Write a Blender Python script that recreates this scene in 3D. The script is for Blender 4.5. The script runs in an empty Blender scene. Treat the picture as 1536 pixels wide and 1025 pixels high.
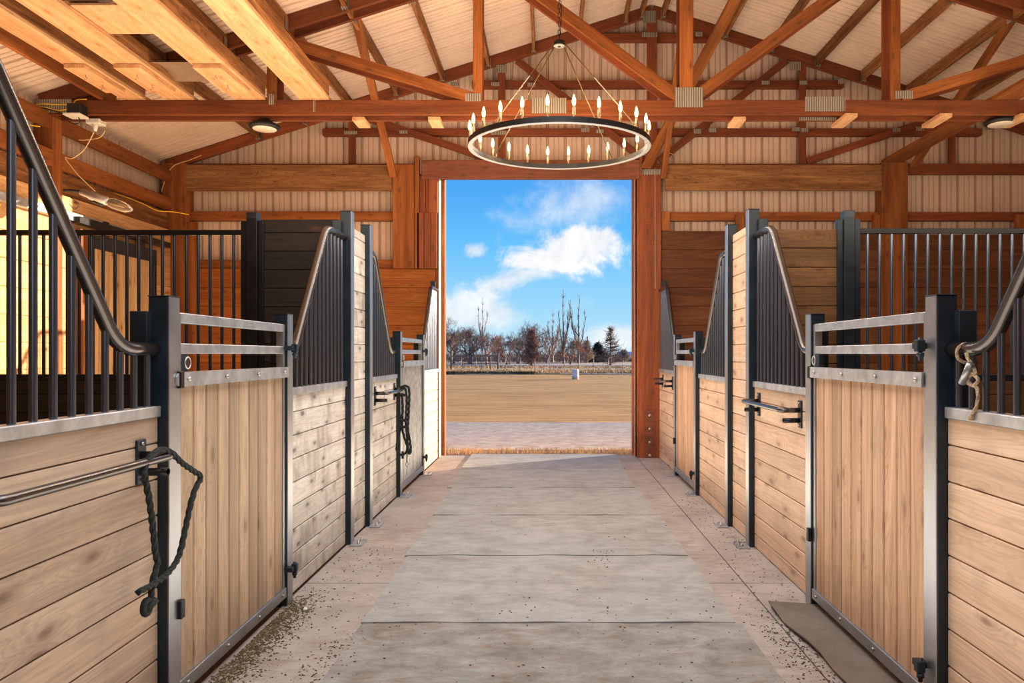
import bpy, math, random
from mathutils import Vector, Matrix, Euler
R = random.Random(11)
PI = math.pi
scene = bpy.context.scene
COL = scene.collection
# ------------------------------------------------------------------ materials
def new_mat(name):
    m = bpy.data.materials.new(name); m.use_nodes = True
    nt = m.node_tree; nt.nodes.clear()
    out = nt.nodes.new('ShaderNodeOutputMaterial'); b = nt.nodes.new('ShaderNodeBsdfPrincipled')
    nt.links.new(b.outputs[0], out.inputs[0])
    return m, nt, b
def nd(nt, t, **kw):
    n = nt.nodes.new(t)
    for k, v in kw.items(): setattr(n, k, v)
    return n
def ramp(nt, fac, stops):
    r = nd(nt, 'ShaderNodeValToRGB'); el = r.color_ramp.elements
    while len(el) < len(stops): el.new(0.5)
    for e, (p, c) in zip(el, stops):
        e.position = p; e.color = (c[0], c[1], c[2], 1) if not isinstance(c, (int, float)) else (c, c, c, 1)
    nt.links.new(fac, r.inputs[0]); return r.outputs[0]
def mixc(nt, fac, a, b, mode='MIX'):
    n = nd(nt, 'ShaderNodeMix', data_type='RGBA', blend_type=mode)
    for s, v in ((n.inputs[0], fac), (n.inputs[6], a), (n.inputs[7], b)):
        if isinstance(v, (int, float)): s.default_value = v
        elif isinstance(v, tuple): s.default_value = (v[0], v[1], v[2], 1)
        else: nt.links.new(v, s)
    return n.outputs[2]
def mth(nt, op, a, b=None, c=None):
    n = nd(nt, 'ShaderNodeMath', operation=op)
    for i, v in enumerate((a, b, c)):
        if v is None: continue
        if isinstance(v, (int, float)): n.inputs[i].default_value = v
        else: nt.links.new(v, n.inputs[i])
    return n.outputs[0]
def noise(nt, vec, scale, detail=4, rough=0.55, dist=0.0):
    n = nd(nt, 'ShaderNodeTexNoise'); n.inputs['Scale'].default_value = scale
    n.inputs['Detail'].default_value = detail; n.inputs['Roughness'].default_value = rough
    n.inputs['Distortion'].default_value = dist
    nt.links.new(vec, n.inputs['Vector']); return n.outputs[0]
def mapping(nt, vec, scale, loc=(0, 0, 0)):
    n = nd(nt, 'ShaderNodeMapping'); n.inputs['Scale'].default_value = scale; n.inputs['Location'].default_value = loc
    nt.links.new(vec, n.inputs['Vector']); return n.outputs[0]
def bump(nt, h, b, strength=0.3, dist=0.01):
    n = nd(nt, 'ShaderNodeBump'); n.inputs['Strength'].default_value = strength; n.inputs['Distance'].default_value = dist
    nt.links.new(h, n.inputs['Height']); nt.links.new(n.outputs[0], b.inputs['Normal'])
def lin(*c):
    return tuple(((v/255)/12.92 if v/255 <= .04045 else ((v/255+.055)/1.055)**2.4) for v in c)

def wood(name, light, dark, axis='X', knot=(0.12, .05, .02), knots=1.0, smudge=0.0, smudge_col=(.2, .18, .16), rough=.65, var=.22, sc=1.0, grain=.25):
    m, nt, b = new_mat(name)
    tc = nd(nt, 'ShaderNodeTexCoord'); at = nd(nt, 'ShaderNodeAttribute', attribute_name='rnd')
    sep = nd(nt, 'ShaderNodeVectorMath', operation='SCALE'); cx = nd(nt, 'ShaderNodeCombineXYZ')
    for i in range(3): cx.inputs[i].default_value = (37.1, 19.7, 53.3)[i]
    nt.links.new(cx.outputs[0], sep.inputs[0]); nt.links.new(at.outputs['Fac'], sep.inputs['Scale'])
    ad = nd(nt, 'ShaderNodeVectorMath', operation='ADD')
    nt.links.new(tc.outputs['Object'], ad.inputs[0]); nt.links.new(sep.outputs[0], ad.inputs[1]); v = ad.outputs[0]
    def ax(al, ac):
        return tuple((al if a == axis else ac)*sc for a in 'XYZ')
    # plane coordinates: u along the grain, w across it
    sx = nd(nt, 'ShaderNodeSeparateXYZ'); nt.links.new(v, sx.inputs[0])
    o_ = {a: sx.outputs[i] for i, a in enumerate('XYZ')}
    u_ = o_[axis]; w_ = mth(nt, 'ADD', *[o_[a] for a in 'XYZ' if a != axis])
    cuv = nd(nt, 'ShaderNodeCombineXYZ'); nt.links.new(mth(nt, 'MULTIPLY', u_, 3.4*sc), cuv.inputs[0]); nt.links.new(mth(nt, 'MULTIPLY', w_, 8.5*sc), cuv.inputs[1])
    wob = noise(nt, mapping(nt, v, ax(5, 16)), 1.0, 2)
    vd = nd(nt, 'ShaderNodeTexVoronoi', voronoi_dimensions='2D'); vd.inputs['Scale'].default_value = 1.0; nt.links.new(cuv.outputs[0], vd.inputs['Vector'])
    dd = mth(nt, 'ADD', vd.outputs['Distance'], mth(nt, 'MULTIPLY', mth(nt, 'SUBTRACT', wob, .5), .16))
    csep = nd(nt, 'ShaderNodeSeparateColor'); nt.links.new(vd.outputs['Color'], csep.inputs[0])
    has = mth(nt, 'GREATER_THAN', csep.outputs[0], 1-.34*min(knots, 1.8))
    near = mth(nt, 'MULTIPLY', ramp(nt, dd, [(.05, 1.0), (.5, 0.0)]), has)
    # growth figure, bending around knots
    n1 = noise(nt, mapping(nt, v, ax(.55, 7)), 1.0, 3, .5, 1.2)
    fig = mth(nt, 'ADD', n1, mth(nt, 'MULTIPLY', near, .22))
    col = ramp(nt, n1, [(.3, dark), (.52, tuple((l+d)/2 for l, d in zip(light, dark))), (.68, light)])
    ring = mth(nt, 'SINE', mth(nt, 'MULTIPLY', fig, 95.0))
    rg = ramp(nt, mth(nt, 'ADD', mth(nt, 'MULTIPLY', ring, .5), .5), [(.0, 1-grain*.75), (.5, 1.0)])
    col = mixc(nt, 1.0, col, rg, 'MULTIPLY')
    # fine grain lines
    n2 = noise(nt, mapping(nt, v, ax(2.2, 90)), 1.0, 2, .6, .6)
    g = ramp(nt, n2, [(.3, 1-grain), (.62, 1.0)]); col = mixc(nt, 1.0, col, g, 'MULTIPLY')
    h = n2
    if knots > 0:
        k = mth(nt, 'MULTIPLY', ramp(nt, dd, [(.02, 1.0), (.085, .7), (.13, .28), (.3, 0.0)]), has)
        col = mixc(nt, mth(nt, 'MULTIPLY', k, .85), col, knot)
    if smudge > 0:
        n3 = noise(nt, mapping(nt, v, ax(5, 2.0)), 1.0, 5, .62, .5)
        col = mixc(nt, mth(nt, 'MULTIPLY', ramp(nt, n3, [(.5, 0.0), (.72, 1.0)]), smudge), col, smudge_col)
    tint = nd(nt, 'ShaderNodeMapRange'); tint.inputs['To Min'].default_value = 1-var; tint.inputs['To Max'].default_value = 1+var*.45
    w = nd(nt, 'ShaderNodeTexWhiteNoise', noise_dimensions='1D'); nt.links.new(at.outputs['Fac'], w.inputs['W'])
    nt.links.new(w.outputs[0], tint.inputs[0])
    cc = nd(nt, 'ShaderNodeVectorMath', operation='SCALE'); nt.links.new(col, cc.inputs[0]); nt.links.new(tint.outputs[0], cc.inputs['Scale'])
    nt.links.new(cc.outputs[0], b.inputs['Base Color'])
    b.inputs['Roughness'].default_value = rough; b.inputs['Specular IOR Level'].default_value = .3
    bump(nt, h, b, .25, .002)
    return m
def metal(name, col, rough=.4, metallic=.85, mottled=.15, scale=9.0, spec=.5):
    m, nt, b = new_mat(name); tc = nd(nt, 'ShaderNodeTexCoord')
    n = noise(nt, mapping(nt, tc.outputs['Object'], (1, 1, 1)), scale, 5, .65)
    c = ramp(nt, n, [(.32, tuple(v*(1-mottled) for v in col)), (.68, tuple(min(1, v*(1+mottled)) for v in col))])
    nt.links.new(c, b.inputs['Base Color']); b.inputs['Metallic'].default_value = metallic
    r = nd(nt, 'ShaderNodeMapRange'); r.inputs['To Min'].default_value = max(.05, rough-.08); r.inputs['To Max'].default_value = rough+.1
    nt.links.new(n, r.inputs[0]); nt.links.new(r.outputs[0], b.inputs['Roughness'])
    b.inputs['Specular IOR Level'].default_value = spec
    return m
def plain(name, col, rough=.6, metallic=0.0, emis=None, es=0.0, nscale=30, namt=.1):
    m, nt, b = new_mat(name); tc = nd(nt, 'ShaderNodeTexCoord')
    n = noise(nt, tc.outputs['Object'], nscale, 3)
    c = ramp(nt, n, [(.3, tuple(v*(1-namt) for v in col)), (.7, tuple(min(1, v*(1+namt)) for v in col))])
    nt.links.new(c, b.inputs['Base Color']); b.inputs['Roughness'].default_value = rough; b.inputs['Metallic'].default_value = metallic
    if emis: b.inputs['Emission Color'].default_value = (*emis, 1); b.inputs['Emission Strength'].default_value = es
    return m
def flatmetal(name, col, rough, met):
    m, nt, b = new_mat(name); tc = nd(nt, 'ShaderNodeTexCoord'); n = noise(nt, tc.outputs['Object'], 2.0, 1)
    nt.links.new(ramp(nt, n, [(.3, tuple(v*.93 for v in col)), (.7, col)]), b.inputs['Base Color']); b.inputs['Metallic'].default_value = met; b.inputs['Roughness'].default_value = rough; return m
M = {}
# framing lumber (warm fir), by grain axis; beams use local X
FIR_L, FIR_D = (.42, .15, .04), (.22, .066, .015)
M['fir'] = wood('fir_lumber', FIR_L, FIR_D, 'X', knots=.9)
M['fir_z'] = wood('fir_lumber_upright', FIR_L, FIR_D, 'Z', knots=.9)
M['fir_y'] = wood('fir_lumber_lengthwise', FIR_L, FIR_D, 'Y', knots=.9)
M['fir_chord'] = wood('truss_chord_lumber', (.27, .085, .028), (.15, .042, .014), 'X', knots=.9)
M['fir_dark'] = wood('fir_lumber_dark', (.30, .085, .03), (.17, .045, .016), 'X', knots=.8)
M['door_post'] = wood('door_post_wood', (.42, .13, .05), (.26, .075, .03), 'Z', knots=1.1)
M['door_head'] = wood('door_header_wood', (.33, .12, .065), (.21, .075, .045), 'X', knots=1.0)
M['lvl'] = wood('header_plywood', (.50, .25, .10), (.27, .115, .045), 'X', knots=.3, grain=.4, sc=1.6)
M['loft'] = wood('loft_plank_wood', (.74, .45, .25), (.58, .32, .16), 'Y', knot=(.45, .16, .05), knots=.8, var=.1)
M['rough'] = wood('rough_sawn_lumber', (.52, .24, .09), (.22, .085, .03), 'Y', knots=.2, grain=.5, sc=1.5)
M['plank'] = wood('stall_plank_beige', (.62, .49, .37), (.47, .35, .255), 'Y', knot=(.17, .10, .07), knots=1.0, smudge=.5, smudge_col=(.32, .26, .21), sc=.8, var=.14, grain=.16)
M['plank_w'] = wood('stall_plank_bleached', (.76, .74, .68), (.60, .56, .50), 'Y', knot=(.10, .08, .065), knots=1.9, smudge=.85, smudge_col=(.25, .21, .175), var=.10, grain=.16)
M['plank_b'] = wood('stall_plank_butter', (.78, .58, .42), (.63, .44, .30), 'Y', knot=(.28, .17, .11), knots=1.2, smudge=.42, smudge_col=(.40, .28, .20), var=.12, sc=.85, grain=.16)
M['slat'] = wood('gate_slat_wood', (.57, .43, .30), (.44, .32, .21), 'Z', knot=(.22, .14, .09), knots=.6, var=.22, smudge=.25, smudge_col=(.3, .22, .15), grain=.2)
M['slat_r'] = wood('gate_slat_wood_warm', (.70, .47, .30), (.50, .31, .19), 'Z', knot=(.26, .14, .085), knots=1.1, var=.22, smudge=.3, smudge_col=(.38, .24, .15), grain=.22)
M['part_wood'] = wood('partition_plank', (.27, .145, .062), (.17, .085, .035), 'X', knots=1.2, smudge=.3, smudge_col=(.1, .05, .03))
M['part_dark'] = wood('partition_plank_shaded', (.05, .037, .027), (.028, .02, .014), 'X', knots=.8)  # near-black base holds the shade of the unlit left partition
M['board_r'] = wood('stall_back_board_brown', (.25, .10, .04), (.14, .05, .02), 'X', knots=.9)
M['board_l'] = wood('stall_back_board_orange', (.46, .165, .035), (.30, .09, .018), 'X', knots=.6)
M['board_side'] = wood('side_wall_board', (.80, .50, .25), (.62, .34, .15), 'Y', knots=.6)
M['doorslat'] = wood('stall_door_slat', (.72, .52, .30), (.54, .35, .18), 'Z', knots=1.0)
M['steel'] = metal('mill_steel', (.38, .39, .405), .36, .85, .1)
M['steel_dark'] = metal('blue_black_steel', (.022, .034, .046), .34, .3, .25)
M['black_steel'] = metal('black_painted_steel', (.012, .012, .014), .3, .2, .3)
M['galv'] = metal('galvanized_steel', (.50, .52, .54), .42, .8, .22, 14)
M['pipe'] = flatmetal('pipe_steel', (.15, .135, .125), .25, .88)
M['bar'] = flatmetal('grill_bar_steel', (.17, .20, .25), .24, .9)
M['black_bar'] = flatmetal('grill_bar_black', (.05, .055, .065), .25, .7)
M['bolt'] = metal('zinc_bolt', (.5, .48, .44), .35, .9)
M['rubber_black'] = plain('black_rubber', (.015, .015, .016), .5)
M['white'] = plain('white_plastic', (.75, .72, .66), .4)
M['yellow'] = plain('yellow_cable', (.85, .55, .03), .4)
M['tan_cable'] = plain('cream_cable', (.62, .45, .25), .5)
M['chand_black'] = metal('chandelier_black', (.010, .009, .008), .35, .5)
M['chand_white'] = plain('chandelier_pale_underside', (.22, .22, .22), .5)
M['brass'] = metal('candle_brass', (.24, .17, .09), .35, .9)
M['bulb'] = plain('warm_bulb', (1, .8, .5), .3, emis=(1.0, .68, .27), es=3.2)
# nail plate
m, nt, b = new_mat('nail_plate_steel'); tc = nd(nt, 'ShaderNodeTexCoord'); wv = nd(nt, 'ShaderNodeTexWave')
wv.inputs['Scale'].default_value = 14; nt.links.new(tc.outputs['Object'], wv.inputs['Vector'])
nt.links.new(ramp(nt, wv.outputs[1], [(.2, (.2, .19, .17)), (.7, (.5, .47, .42))]), b.inputs['Base Color'])
b.inputs['Metallic'].default_value = .7; b.inputs['Roughness'].default_value = .45; bump(nt, wv.outputs[1], b, .6, .004); M['nail'] = m
# cladding
def cladding(name, c, dirt):
    m, nt, b = new_mat(name); tc = nd(nt, 'ShaderNodeTexCoord')
    n = noise(nt, tc.outputs['Object'], 1.3, 5, .6); n2 = noise(nt, tc.outputs['Object'], 22, 3)
    c1 = ramp(nt, n, [(.35, c), (.7, dirt)]); nt.links.new(mixc(nt, .12, c1, ramp(nt, n2, [(.3, 0.3), (.7, 1.0)]), 'MULTIPLY'), b.inputs['Base Color'])
    b.inputs['Roughness'].default_value = .42; b.inputs['Specular IOR Level'].default_value = .35; return m
M['clad'] = cladding('cream_metal_cladding', (.72, .55, .44), (.62, .46, .36))
M['roof'] = cladding('cream_metal_roof', (.80, .64, .53), (.70, .54, .44))
# mats and floor
def ground_mat(name, base, dark, spot, spots=.5, scale=2.0, streak=(1, 1, 1), rough=.85, lt=None, bs=.3, stain=0):
    m, nt, b = new_mat(name); tc = nd(nt, 'ShaderNodeTexCoord'); v = tc.outputs['Object']
    n = noise(nt, mapping(nt, v, streak), scale, 7, .68, .4)
    c = ramp(nt, n, [(.33, dark), (.62, base)])
    n2 = noise(nt, v, scale*14, 5, .7)
    c = mixc(nt, ramp(nt, n2, [(.58, 0.0), (.78, spots)]), c, spot)
    if lt:
        n3 = noise(nt, mapping(nt, v, (streak[0], streak[1]*2, 1)), scale*9, 4, .7, 1.5)
        c = mixc(nt, ramp(nt, n3, [(.62, 0.0), (.75, .5)]), c, lt)
    if stain:
        n4 = noise(nt, v, 1.1, 6, .7, .6); n5 = noise(nt, mapping(nt, v, (1, 3, 1)), 7, 5, .7, .8)
        c = mixc(nt, mth(nt, 'MULTIPLY', ramp(nt, mth(nt, 'MULTIPLY', n4, n5), [(.22, 0.0), (.38, 1.0)]), stain), c, (.20, .14, .085))
    nt.links.new(c, b.inputs['Base Color']); b.inputs['Roughness'].default_value = rough
    b.inputs['Specular IOR Level'].default_value = .3
    bump(nt, n2, b, bs, .004); return m
M['mat'] = ground_mat('rubber_mat_dusty', (.41, .43, .425), (.30, .315, .305), (.13, .115, .09), .6, 4.0, (1, 1.5, 1), lt=(.54, .56, .55), stain=.3)
M['mat_near'] = ground_mat('rubber_mat_dusty_dark', (.35, .36, .35), (.20, .20, .185), (.09, .07, .05), .7, 4.0, (1, 1.5, 1), lt=(.44, .44, .42), stain=.6)
M['mat_side'] = ground_mat('rubber_mat_grey', (.21, .19, .165), (.13, .115, .095), (.07, .05, .03), .6, 3, lt=(.3, .26, .22), stain=.5)
M['concrete'] = ground_mat('aisle_concrete', (.43, .40, .375), (.33, .305, .28), (.2, .15, .10), .5, 2.2, lt=(.6, .53, .47), stain=.5)
M['stallfloor'] = ground_mat('stall_dirt', (.10, .07, .05), (.06, .04, .03), (.03, .02, .01), .6, 3)
M['hay'] = ground_mat('hay_crumbs', (.17, .13, .065), (.07, .05, .025), (.06, .04, .02), .7, 20)
M['manure'] = ground_mat('dried_manure', (.13, .085, .04), (.06, .04, .02), (.03, .02, .01), .5, 40)
M['straw'] = plain('pale_straw', (.6, .5, .3), .8)

# ------------------------------------------------------------------ mesh builder
WL = {}
class MB:
    def __init__(s): s.v = []; s.f = []; s.r = []; s.sm = []
    def add(s, vs, fs, rnd=None, smooth=False):
        if rnd is None: rnd = R.random()
        o = len(s.v); s.v += [tuple(p) for p in vs]
        for f in fs: s.f.append([i+o for i in f]); s.r.append(rnd); s.sm.append(smooth)
        return s
    def box(s, x0, x1, y0, y1, z0, z1, rnd=None):
        if x0 > x1: x0, x1 = x1, x0
        vs = [(x, y, z) for x in (x0, x1) for y in (y0, y1) for z in (z0, z1)]
        return s.add(vs, [(0, 1, 3, 2), (4, 6, 7, 5), (0, 4, 5, 1), (2, 3, 7, 6), (0, 2, 6, 4), (1, 5, 7, 3)], rnd)
    def cbox(s, x0, x1, y0, y1, z0, z1, c=.003, rnd=None):
        """box with chamfered edges"""
        if x0 > x1: x0, x1 = x1, x0
        A = [[x0, x1], [y0, y1], [z0, z1]]; vs = []; idx = {}
        for i in (0, 1):
            for j in (0, 1):
                for k in (0, 1):
                    P = [A[0][i], A[1][j], A[2][k]]; D = [1 if i == 0 else -1, 1 if j == 0 else -1, 1 if k == 0 else -1]
                    for a in range(3):
                        q = [P[t]+(0 if t == a else D[t]*c) for t in range(3)]
                        idx[(i, j, k, a)] = len(vs); vs.append(q)
        fs = []
        def cyc(a, side):
            b_, c_ = [t for t in range(3) if t != a]; out = []
            for (p, q) in ((0, 0), (1, 0), (1, 1), (0, 1)):
                key = [0, 0, 0]; key[a] = side; key[b_] = p; key[c_] = q; out.append(idx[(*key, a)])
            return out
        for a in range(3):
            for side in (0, 1): fs.append(cyc(a, side))
        for a in range(3):
            b_, c_ = [t for t in range(3) if t != a]
            for p in (0, 1):
                for q in (0, 1):
                    k0 = [0, 0, 0]; k0[b_] = p; k0[c_] = q; k1 = k0[:]; k1[a] = 1
                    fs.append([idx[(*k0, b_)], idx[(*k1, b_)], idx[(*k1, c_)], idx[(*k0, c_)]])
        for i in (0, 1):
            for j in (0, 1):
                for k in (0, 1): fs.append([idx[(i, j, k, a)] for a in range(3)])
        return s.add(vs, fs, rnd)
    def tube(s, pts, r, n=10, rnd=None, caps=True, smooth=True):
        pts = [Vector(p) for p in pts]; k = len(pts)
        rs = r if isinstance(r, (list, tuple)) else [r]*k
        up = Vector((0, 0, 1)); prev = None; vs = []
        for i, p in enumerate(pts):
            d = (pts[min(i+1, k-1)]-pts[max(i-1, 0)]);
            d = d.normalized() if d.length > 1e-9 else Vector((0, 0, 1))
            if prev is None:
                a = d.cross(up)
                if a.length < .01: a = d.cross(Vector((1, 0, 0)))
            else:
                a = prev-d*prev.dot(d)
                if a.length < 1e-4: a = d.cross(Vector((1, 0, 0)))
            a.normalize(); prev = a; b_ = d.cross(a)
            for j in range(n):
                t = 2*PI*j/n; vs.append(p+(a*math.cos(t)+b_*math.sin(t))*rs[i])
        fs = [(i*n+j, i*n+(j+1) % n, (i+1)*n+(j+1) % n, (i+1)*n+j) for i in range(k-1) for j in range(n)]
        if caps: fs += [tuple(range(n))[::-1], tuple((k-1)*n+j for j in range(n))]
        return s.add(vs, fs, rnd, smooth)
    def lathe(s, c, prof, n=24, rnd=None, smooth=True):
        vs = [(c[0]+r*math.cos(2*PI*j/n), c[1]+r*math.sin(2*PI*j/n), c[2]+z) for r, z in prof for j in range(n)]
        k = len(prof); fs = [(i*n+j, i*n+(j+1) % n, (i+1)*n+(j+1) % n, (i+1)*n+j) for i in range(k-1) for j in range(n)]
        if prof[0][0] > 1e-4: fs.append(tuple(range(n))[::-1])
        if prof[-1][0] > 1e-4: fs.append(tuple((k-1)*n+j for j in range(n)))
        return s.add(vs, fs, rnd, smooth)
    def build(s, name, mat, parent=None):
        off = WL.get(parent.name, Vector((0, 0, 0))) if parent else Vector((0, 0, 0))
        me = bpy.data.meshes.new(name)
        me.from_pydata([(p[0]-off.x, p[1]-off.y, p[2]-off.z) for p in s.v], [], s.f); me.update()
        a = me.attributes.new('rnd', 'FLOAT', 'FACE'); a.data.foreach_set('value', s.r)
        me.polygons.foreach_set('use_smooth', s.sm)
        me.materials.append(M[mat])
        import bmesh
        bm = bmesh.new(); bm.from_mesh(me); bmesh.ops.recalc_face_normals(bm, faces=bm.faces); bm.to_mesh(me); bm.free()
        o = bpy.data.objects.new(name, me); COL.objects.link(o)
        if parent: o.parent = parent
        WL[o.name] = off
        return o
def tag(o, label, cat, group=None, kind=None):
    o['label'] = label; o['category'] = cat
    if group: o['group'] = group
    if kind: o['kind'] = kind
    return o
def thing(name, loc, label, cat, group=None, kind=None):
    o = bpy.data.objects.new(name, None); COL.objects.link(o); o.location = loc; o.empty_display_size = .1
    WL[o.name] = Vector(loc); return tag(o, label, cat, group, kind)
def struct(o): o['kind'] = 'structure'; return o
def beam(name, p0, p1, w, h, mat, parent=None, roll=0.0, c=.003, center=True):
    """rectangular timber between two points; w = horizontal thickness, h = depth; grain along local X"""
    p0, p1 = Vector(p0), Vector(p1); d = p1-p0; L = d.length; x = d.normalized()
    z = Vector((0, 0, 1))
    if abs(x.z) > .999: z = Vector((1, 0, 0))
    y = z.cross(x).normalized(); z = x.cross(y)
    rot = Matrix((x, y, z)).transposed().to_4x4() @ Matrix.Rotation(roll, 4, 'X')
    mb = MB(); mb.cbox(0, L, -w/2, w/2, -h/2, h/2, c)
    o = mb.build(name, mat)
    o.matrix_world = Matrix.Translation(p0) @ rot
    if parent:
        o.parent = parent; off = WL[parent.name]
        o.matrix_local = Matrix.Translation(p0-off) @ rot
    return o
def smoothpts(pts, n=6):
    out = []; P = [Vector(p) for p in pts]
    for i in range(len(P)-1):
        p0 = P[max(i-1, 0)]; p1 = P[i]; p2 = P[i+1]; p3 = P[min(i+2, len(P)-1)]
        for j in range(n):
            t = j/n
            out.append(.5*((2*p1)+(-p0+p2)*t+(2*p0-5*p1+4*p2-p3)*t*t+(-p0+3*p1-3*p2+p3)*t**3))
    out.append(P[-1]); return out
def fillet(pts, r=.06, n=5):
    P = [Vector(p) for p in pts]; out = [P[0]]
    for i in range(1, len(P)-1):
        a, b, c = P[i-1], P[i], P[i+1]
        u = (a-b); w = (c-b); rr = min(r, u.length*.45, w.length*.45)
        s = b+u.normalized()*rr; e = b+w.normalized()*rr
        for j in range(n+1):
            t = j/n; out.append(s*(1-t)**2+b*2*t*(1-t)+e*t*t)
    out.append(P[-1]); return out

# ------------------------------------------------------------------ constants
CX, PITCH, PEAK = 1.34, .318, 5.72
XL, XR = -5.05, 7.72
def hb(x): return PEAK-PITCH*abs(x-CX)
ORD = ['first', 'second', 'third', 'fourth', 'fifth', 'sixth', 'seventh', 'eighth', 'ninth', 'tenth', 'eleventh']

# ------------------------------------------------------------------ camera
cam = bpy.data.cameras.new('camera'); co = bpy.data.objects.new('camera', cam); COL.objects.link(co)
co.location = (0, 0, 1.345); co.rotation_euler = (PI/2, 0, 0)
cam.sensor_width = 36; cam.lens = 36*1090/1536; cam.shift_x = (768-823)/1536; cam.shift_y = (531-512.5)/1536
cam.clip_end = 2000; scene.camera = co

# ------------------------------------------------------------------ floor
mb = MB()
js = [-2.0, 1.58, 4.26, 6.93, 9.62]
g = .004
for a, b_ in zip(js, js[1:]):
    mb.box(-1.42, -.905, a+g, b_-g, -.08, 0, .2); mb.box(.858, 1.143, a+g, b_-g, -.08, 0, .25); mb.box(1.151, 1.6, a+g, b_-g, -.08, 0, .3)
mb.box(-1.42, 1.6, -2, 9.62, -.12, -.03, .1)
mb2 = MB(); mb2.box(-.905, .858, -2, 9.6, -.03, -.006); M['gap'] = plain('mat_gap_shade', (.02, .018, .015), .9); struct(mb2.build('floor_gap_shade', 'gap'))  # dark sheet added under the mats to paint shade into their gaps
fl = struct(mb.build('floor', 'concrete')); fl['label'] = 'beige concrete aisle floor'
mb = MB(); mb.box(XL, -1.42, -2, 9.6, -.1, -.005); mb.box(1.6, XR, -2, 9.6, -.1, -.005)
struct(mb.build('floor_stalls', 'stallfloor'))
mats = [(-2+.4, .80, -.925, .93, 'mat_near'), (.0, 2.385, -.92, .93, 'mat_near'), (2.4, 3.592, -.925, .955, 'mat_near'), (3.61, 4.792, -.93, .93, 'mat'), (4.812, 5.992, -.95, .925, 'mat'),
        (6.012, 7.238, -.96, .893, 'mat'), (7.258, 8.456, -1.015, .862, 'mat'), (8.475, 9.66, -1.02, .89, 'mat')]
labs = ['', '', 'grey dusty rubber mat nearest the viewer, littered with dirt and hay', 'grey rubber aisle mat just beyond the nearest mat, beside the two near gates',
        'grey rubber aisle mat, third from the viewer, with small dark scuffs at its right', 'grey rubber aisle mat under the chandelier, third from the doorway',
        'short-looking grey rubber aisle mat, second from the doorway, with a dark smear', 'pale rubber aisle mat at the doorway sill, crossed by the sunlight']
for (y0, y1, x0, x1, mm), l in zip(mats, labs):
    if not l: continue
    mb = MB(); nx = 16; zt = .012
    # slightly wavy sheet
    vs = []; fs = []
    ny = 8; sd = R.random()*9
    for j in range(ny+1):
        for i in range(nx+1):
            x = x0+(x1-x0)*i/nx; y = y0+(y1-y0)*j/ny
            e = .004*max(0, math.sin(i*1.1+sd))*(1 if j in (0, ny) else .3)
            vs.append((x+.003*math.sin(j*2+sd), y, zt+e))
    n0 = len(vs)
    vs += [(p[0], p[1], 0.001) for p in vs]
    w_ = nx+1
    for j in range(ny):
        for i in range(nx): fs.append((j*w_+i, j*w_+i+1, (j+1)*w_+i+1, (j+1)*w_+i))
    for i in range(nx): fs.append((i, n0+i, n0+i+1, i+1)); k = ny*w_+i; fs.append((k, k+1, n0+k+1, n0+k))
    for j in range(ny): k = j*w_; fs.append((k, k+w_, n0+k+w_, n0+k)); k += nx; fs.append((k, n0+k, n0+k+w_, k+w_))
    mb.add(vs, fs)
    tag(mb.build('rubber_mat', mm), l, 'floor mat', 'rubber mats down the aisle')
# threshold mat under right gate, edge curled
mb = MB(); vs = []; fs = []; nx, ny = 8, 14
for j in range(ny+1):
    for i in range(nx+1):
        t = i/nx; x = 1.165+.01*math.sin(j*.9)+(2.1-1.165)*t+(.06*(1-j/ny) if i == 0 else 0); y = 2.0+(3.86-2.0)*j/ny
        z = .012+.022*max(0, 1-t*3)*abs(math.sin(j*.8))
        vs.append((x, y, z))
n0 = len(vs); vs += [(p[0]+.004, p[1], p[2]-.011) for p in vs]; w_ = nx+1
for j in range(ny):
    for i in range(nx):
        q = (j*w_+i, j*w_+i+1, (j+1)*w_+i+1, (j+1)*w_+i); fs.append(q); fs.append(tuple(n0+k for k in q[::-1]))
for i in range(nx): fs.append((i, n0+i, n0+i+1, i+1)); k = ny*w_+i; fs.append((k, k+1, n0+k+1, n0+k))
for j in range(ny): k = j*w_; fs.append((k, k+w_, n0+k+w_, n0+k)); k += nx; fs.append((k, n0+k, n0+k+w_, k+w_))
mb.add(vs, fs)
tag(mb.build('rubber_mat', 'mat_side'), 'dark grey rubber mat with curled edge lying under the near right gate', 'floor mat')

# debris
def crumbs(n, fn, smin, smax, flat=.5):
    mb = MB()
    for _ in range(n):
        x, y = fn(); s = R.uniform(smin, smax); a = R.random()*PI
        vs = []
        for (px, py, pz) in ((1, 0, 0), (0, 1, 0), (-1, 0, 0), (0, -1, 0), (0, 0, 1), (0, 0, -.4), (.7, .7, .5), (-.7, .6, .4)):
            f = s*R.uniform(.6, 1.2); X = px*math.cos(a)-py*math.sin(a)*.7; Y = px*math.sin(a)+py*math.cos(a)*.7
            vs.append((x+X*f, y+Y*f, ground_z(x)+pz*f*flat+s*.15))
        mb.add(vs, [(0, 6, 4), (6, 1, 4), (1, 7, 4), (7, 2, 4), (2, 3, 4), (3, 0, 4), (0, 1, 6), (1, 2, 7), (0, 3, 5), (3, 2, 5), (2, 1, 5), (1, 0, 5)])
    return mb
def ground_z(x): return .012 if abs(x) < .92 else (.012 if x > 1.2 else 0.0)
tag(crumbs(3000, lambda: (lambda y: (-1.40+abs(R.gauss(0, .07))+.02*R.random(), y))(R.triangular(2.3, 4.05, 3.5)), .002, .009).build('hay_litter', 'hay'),
    'brown hay litter swept along the foot of the near left gate', 'litter', kind='stuff')
mb = MB()
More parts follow.
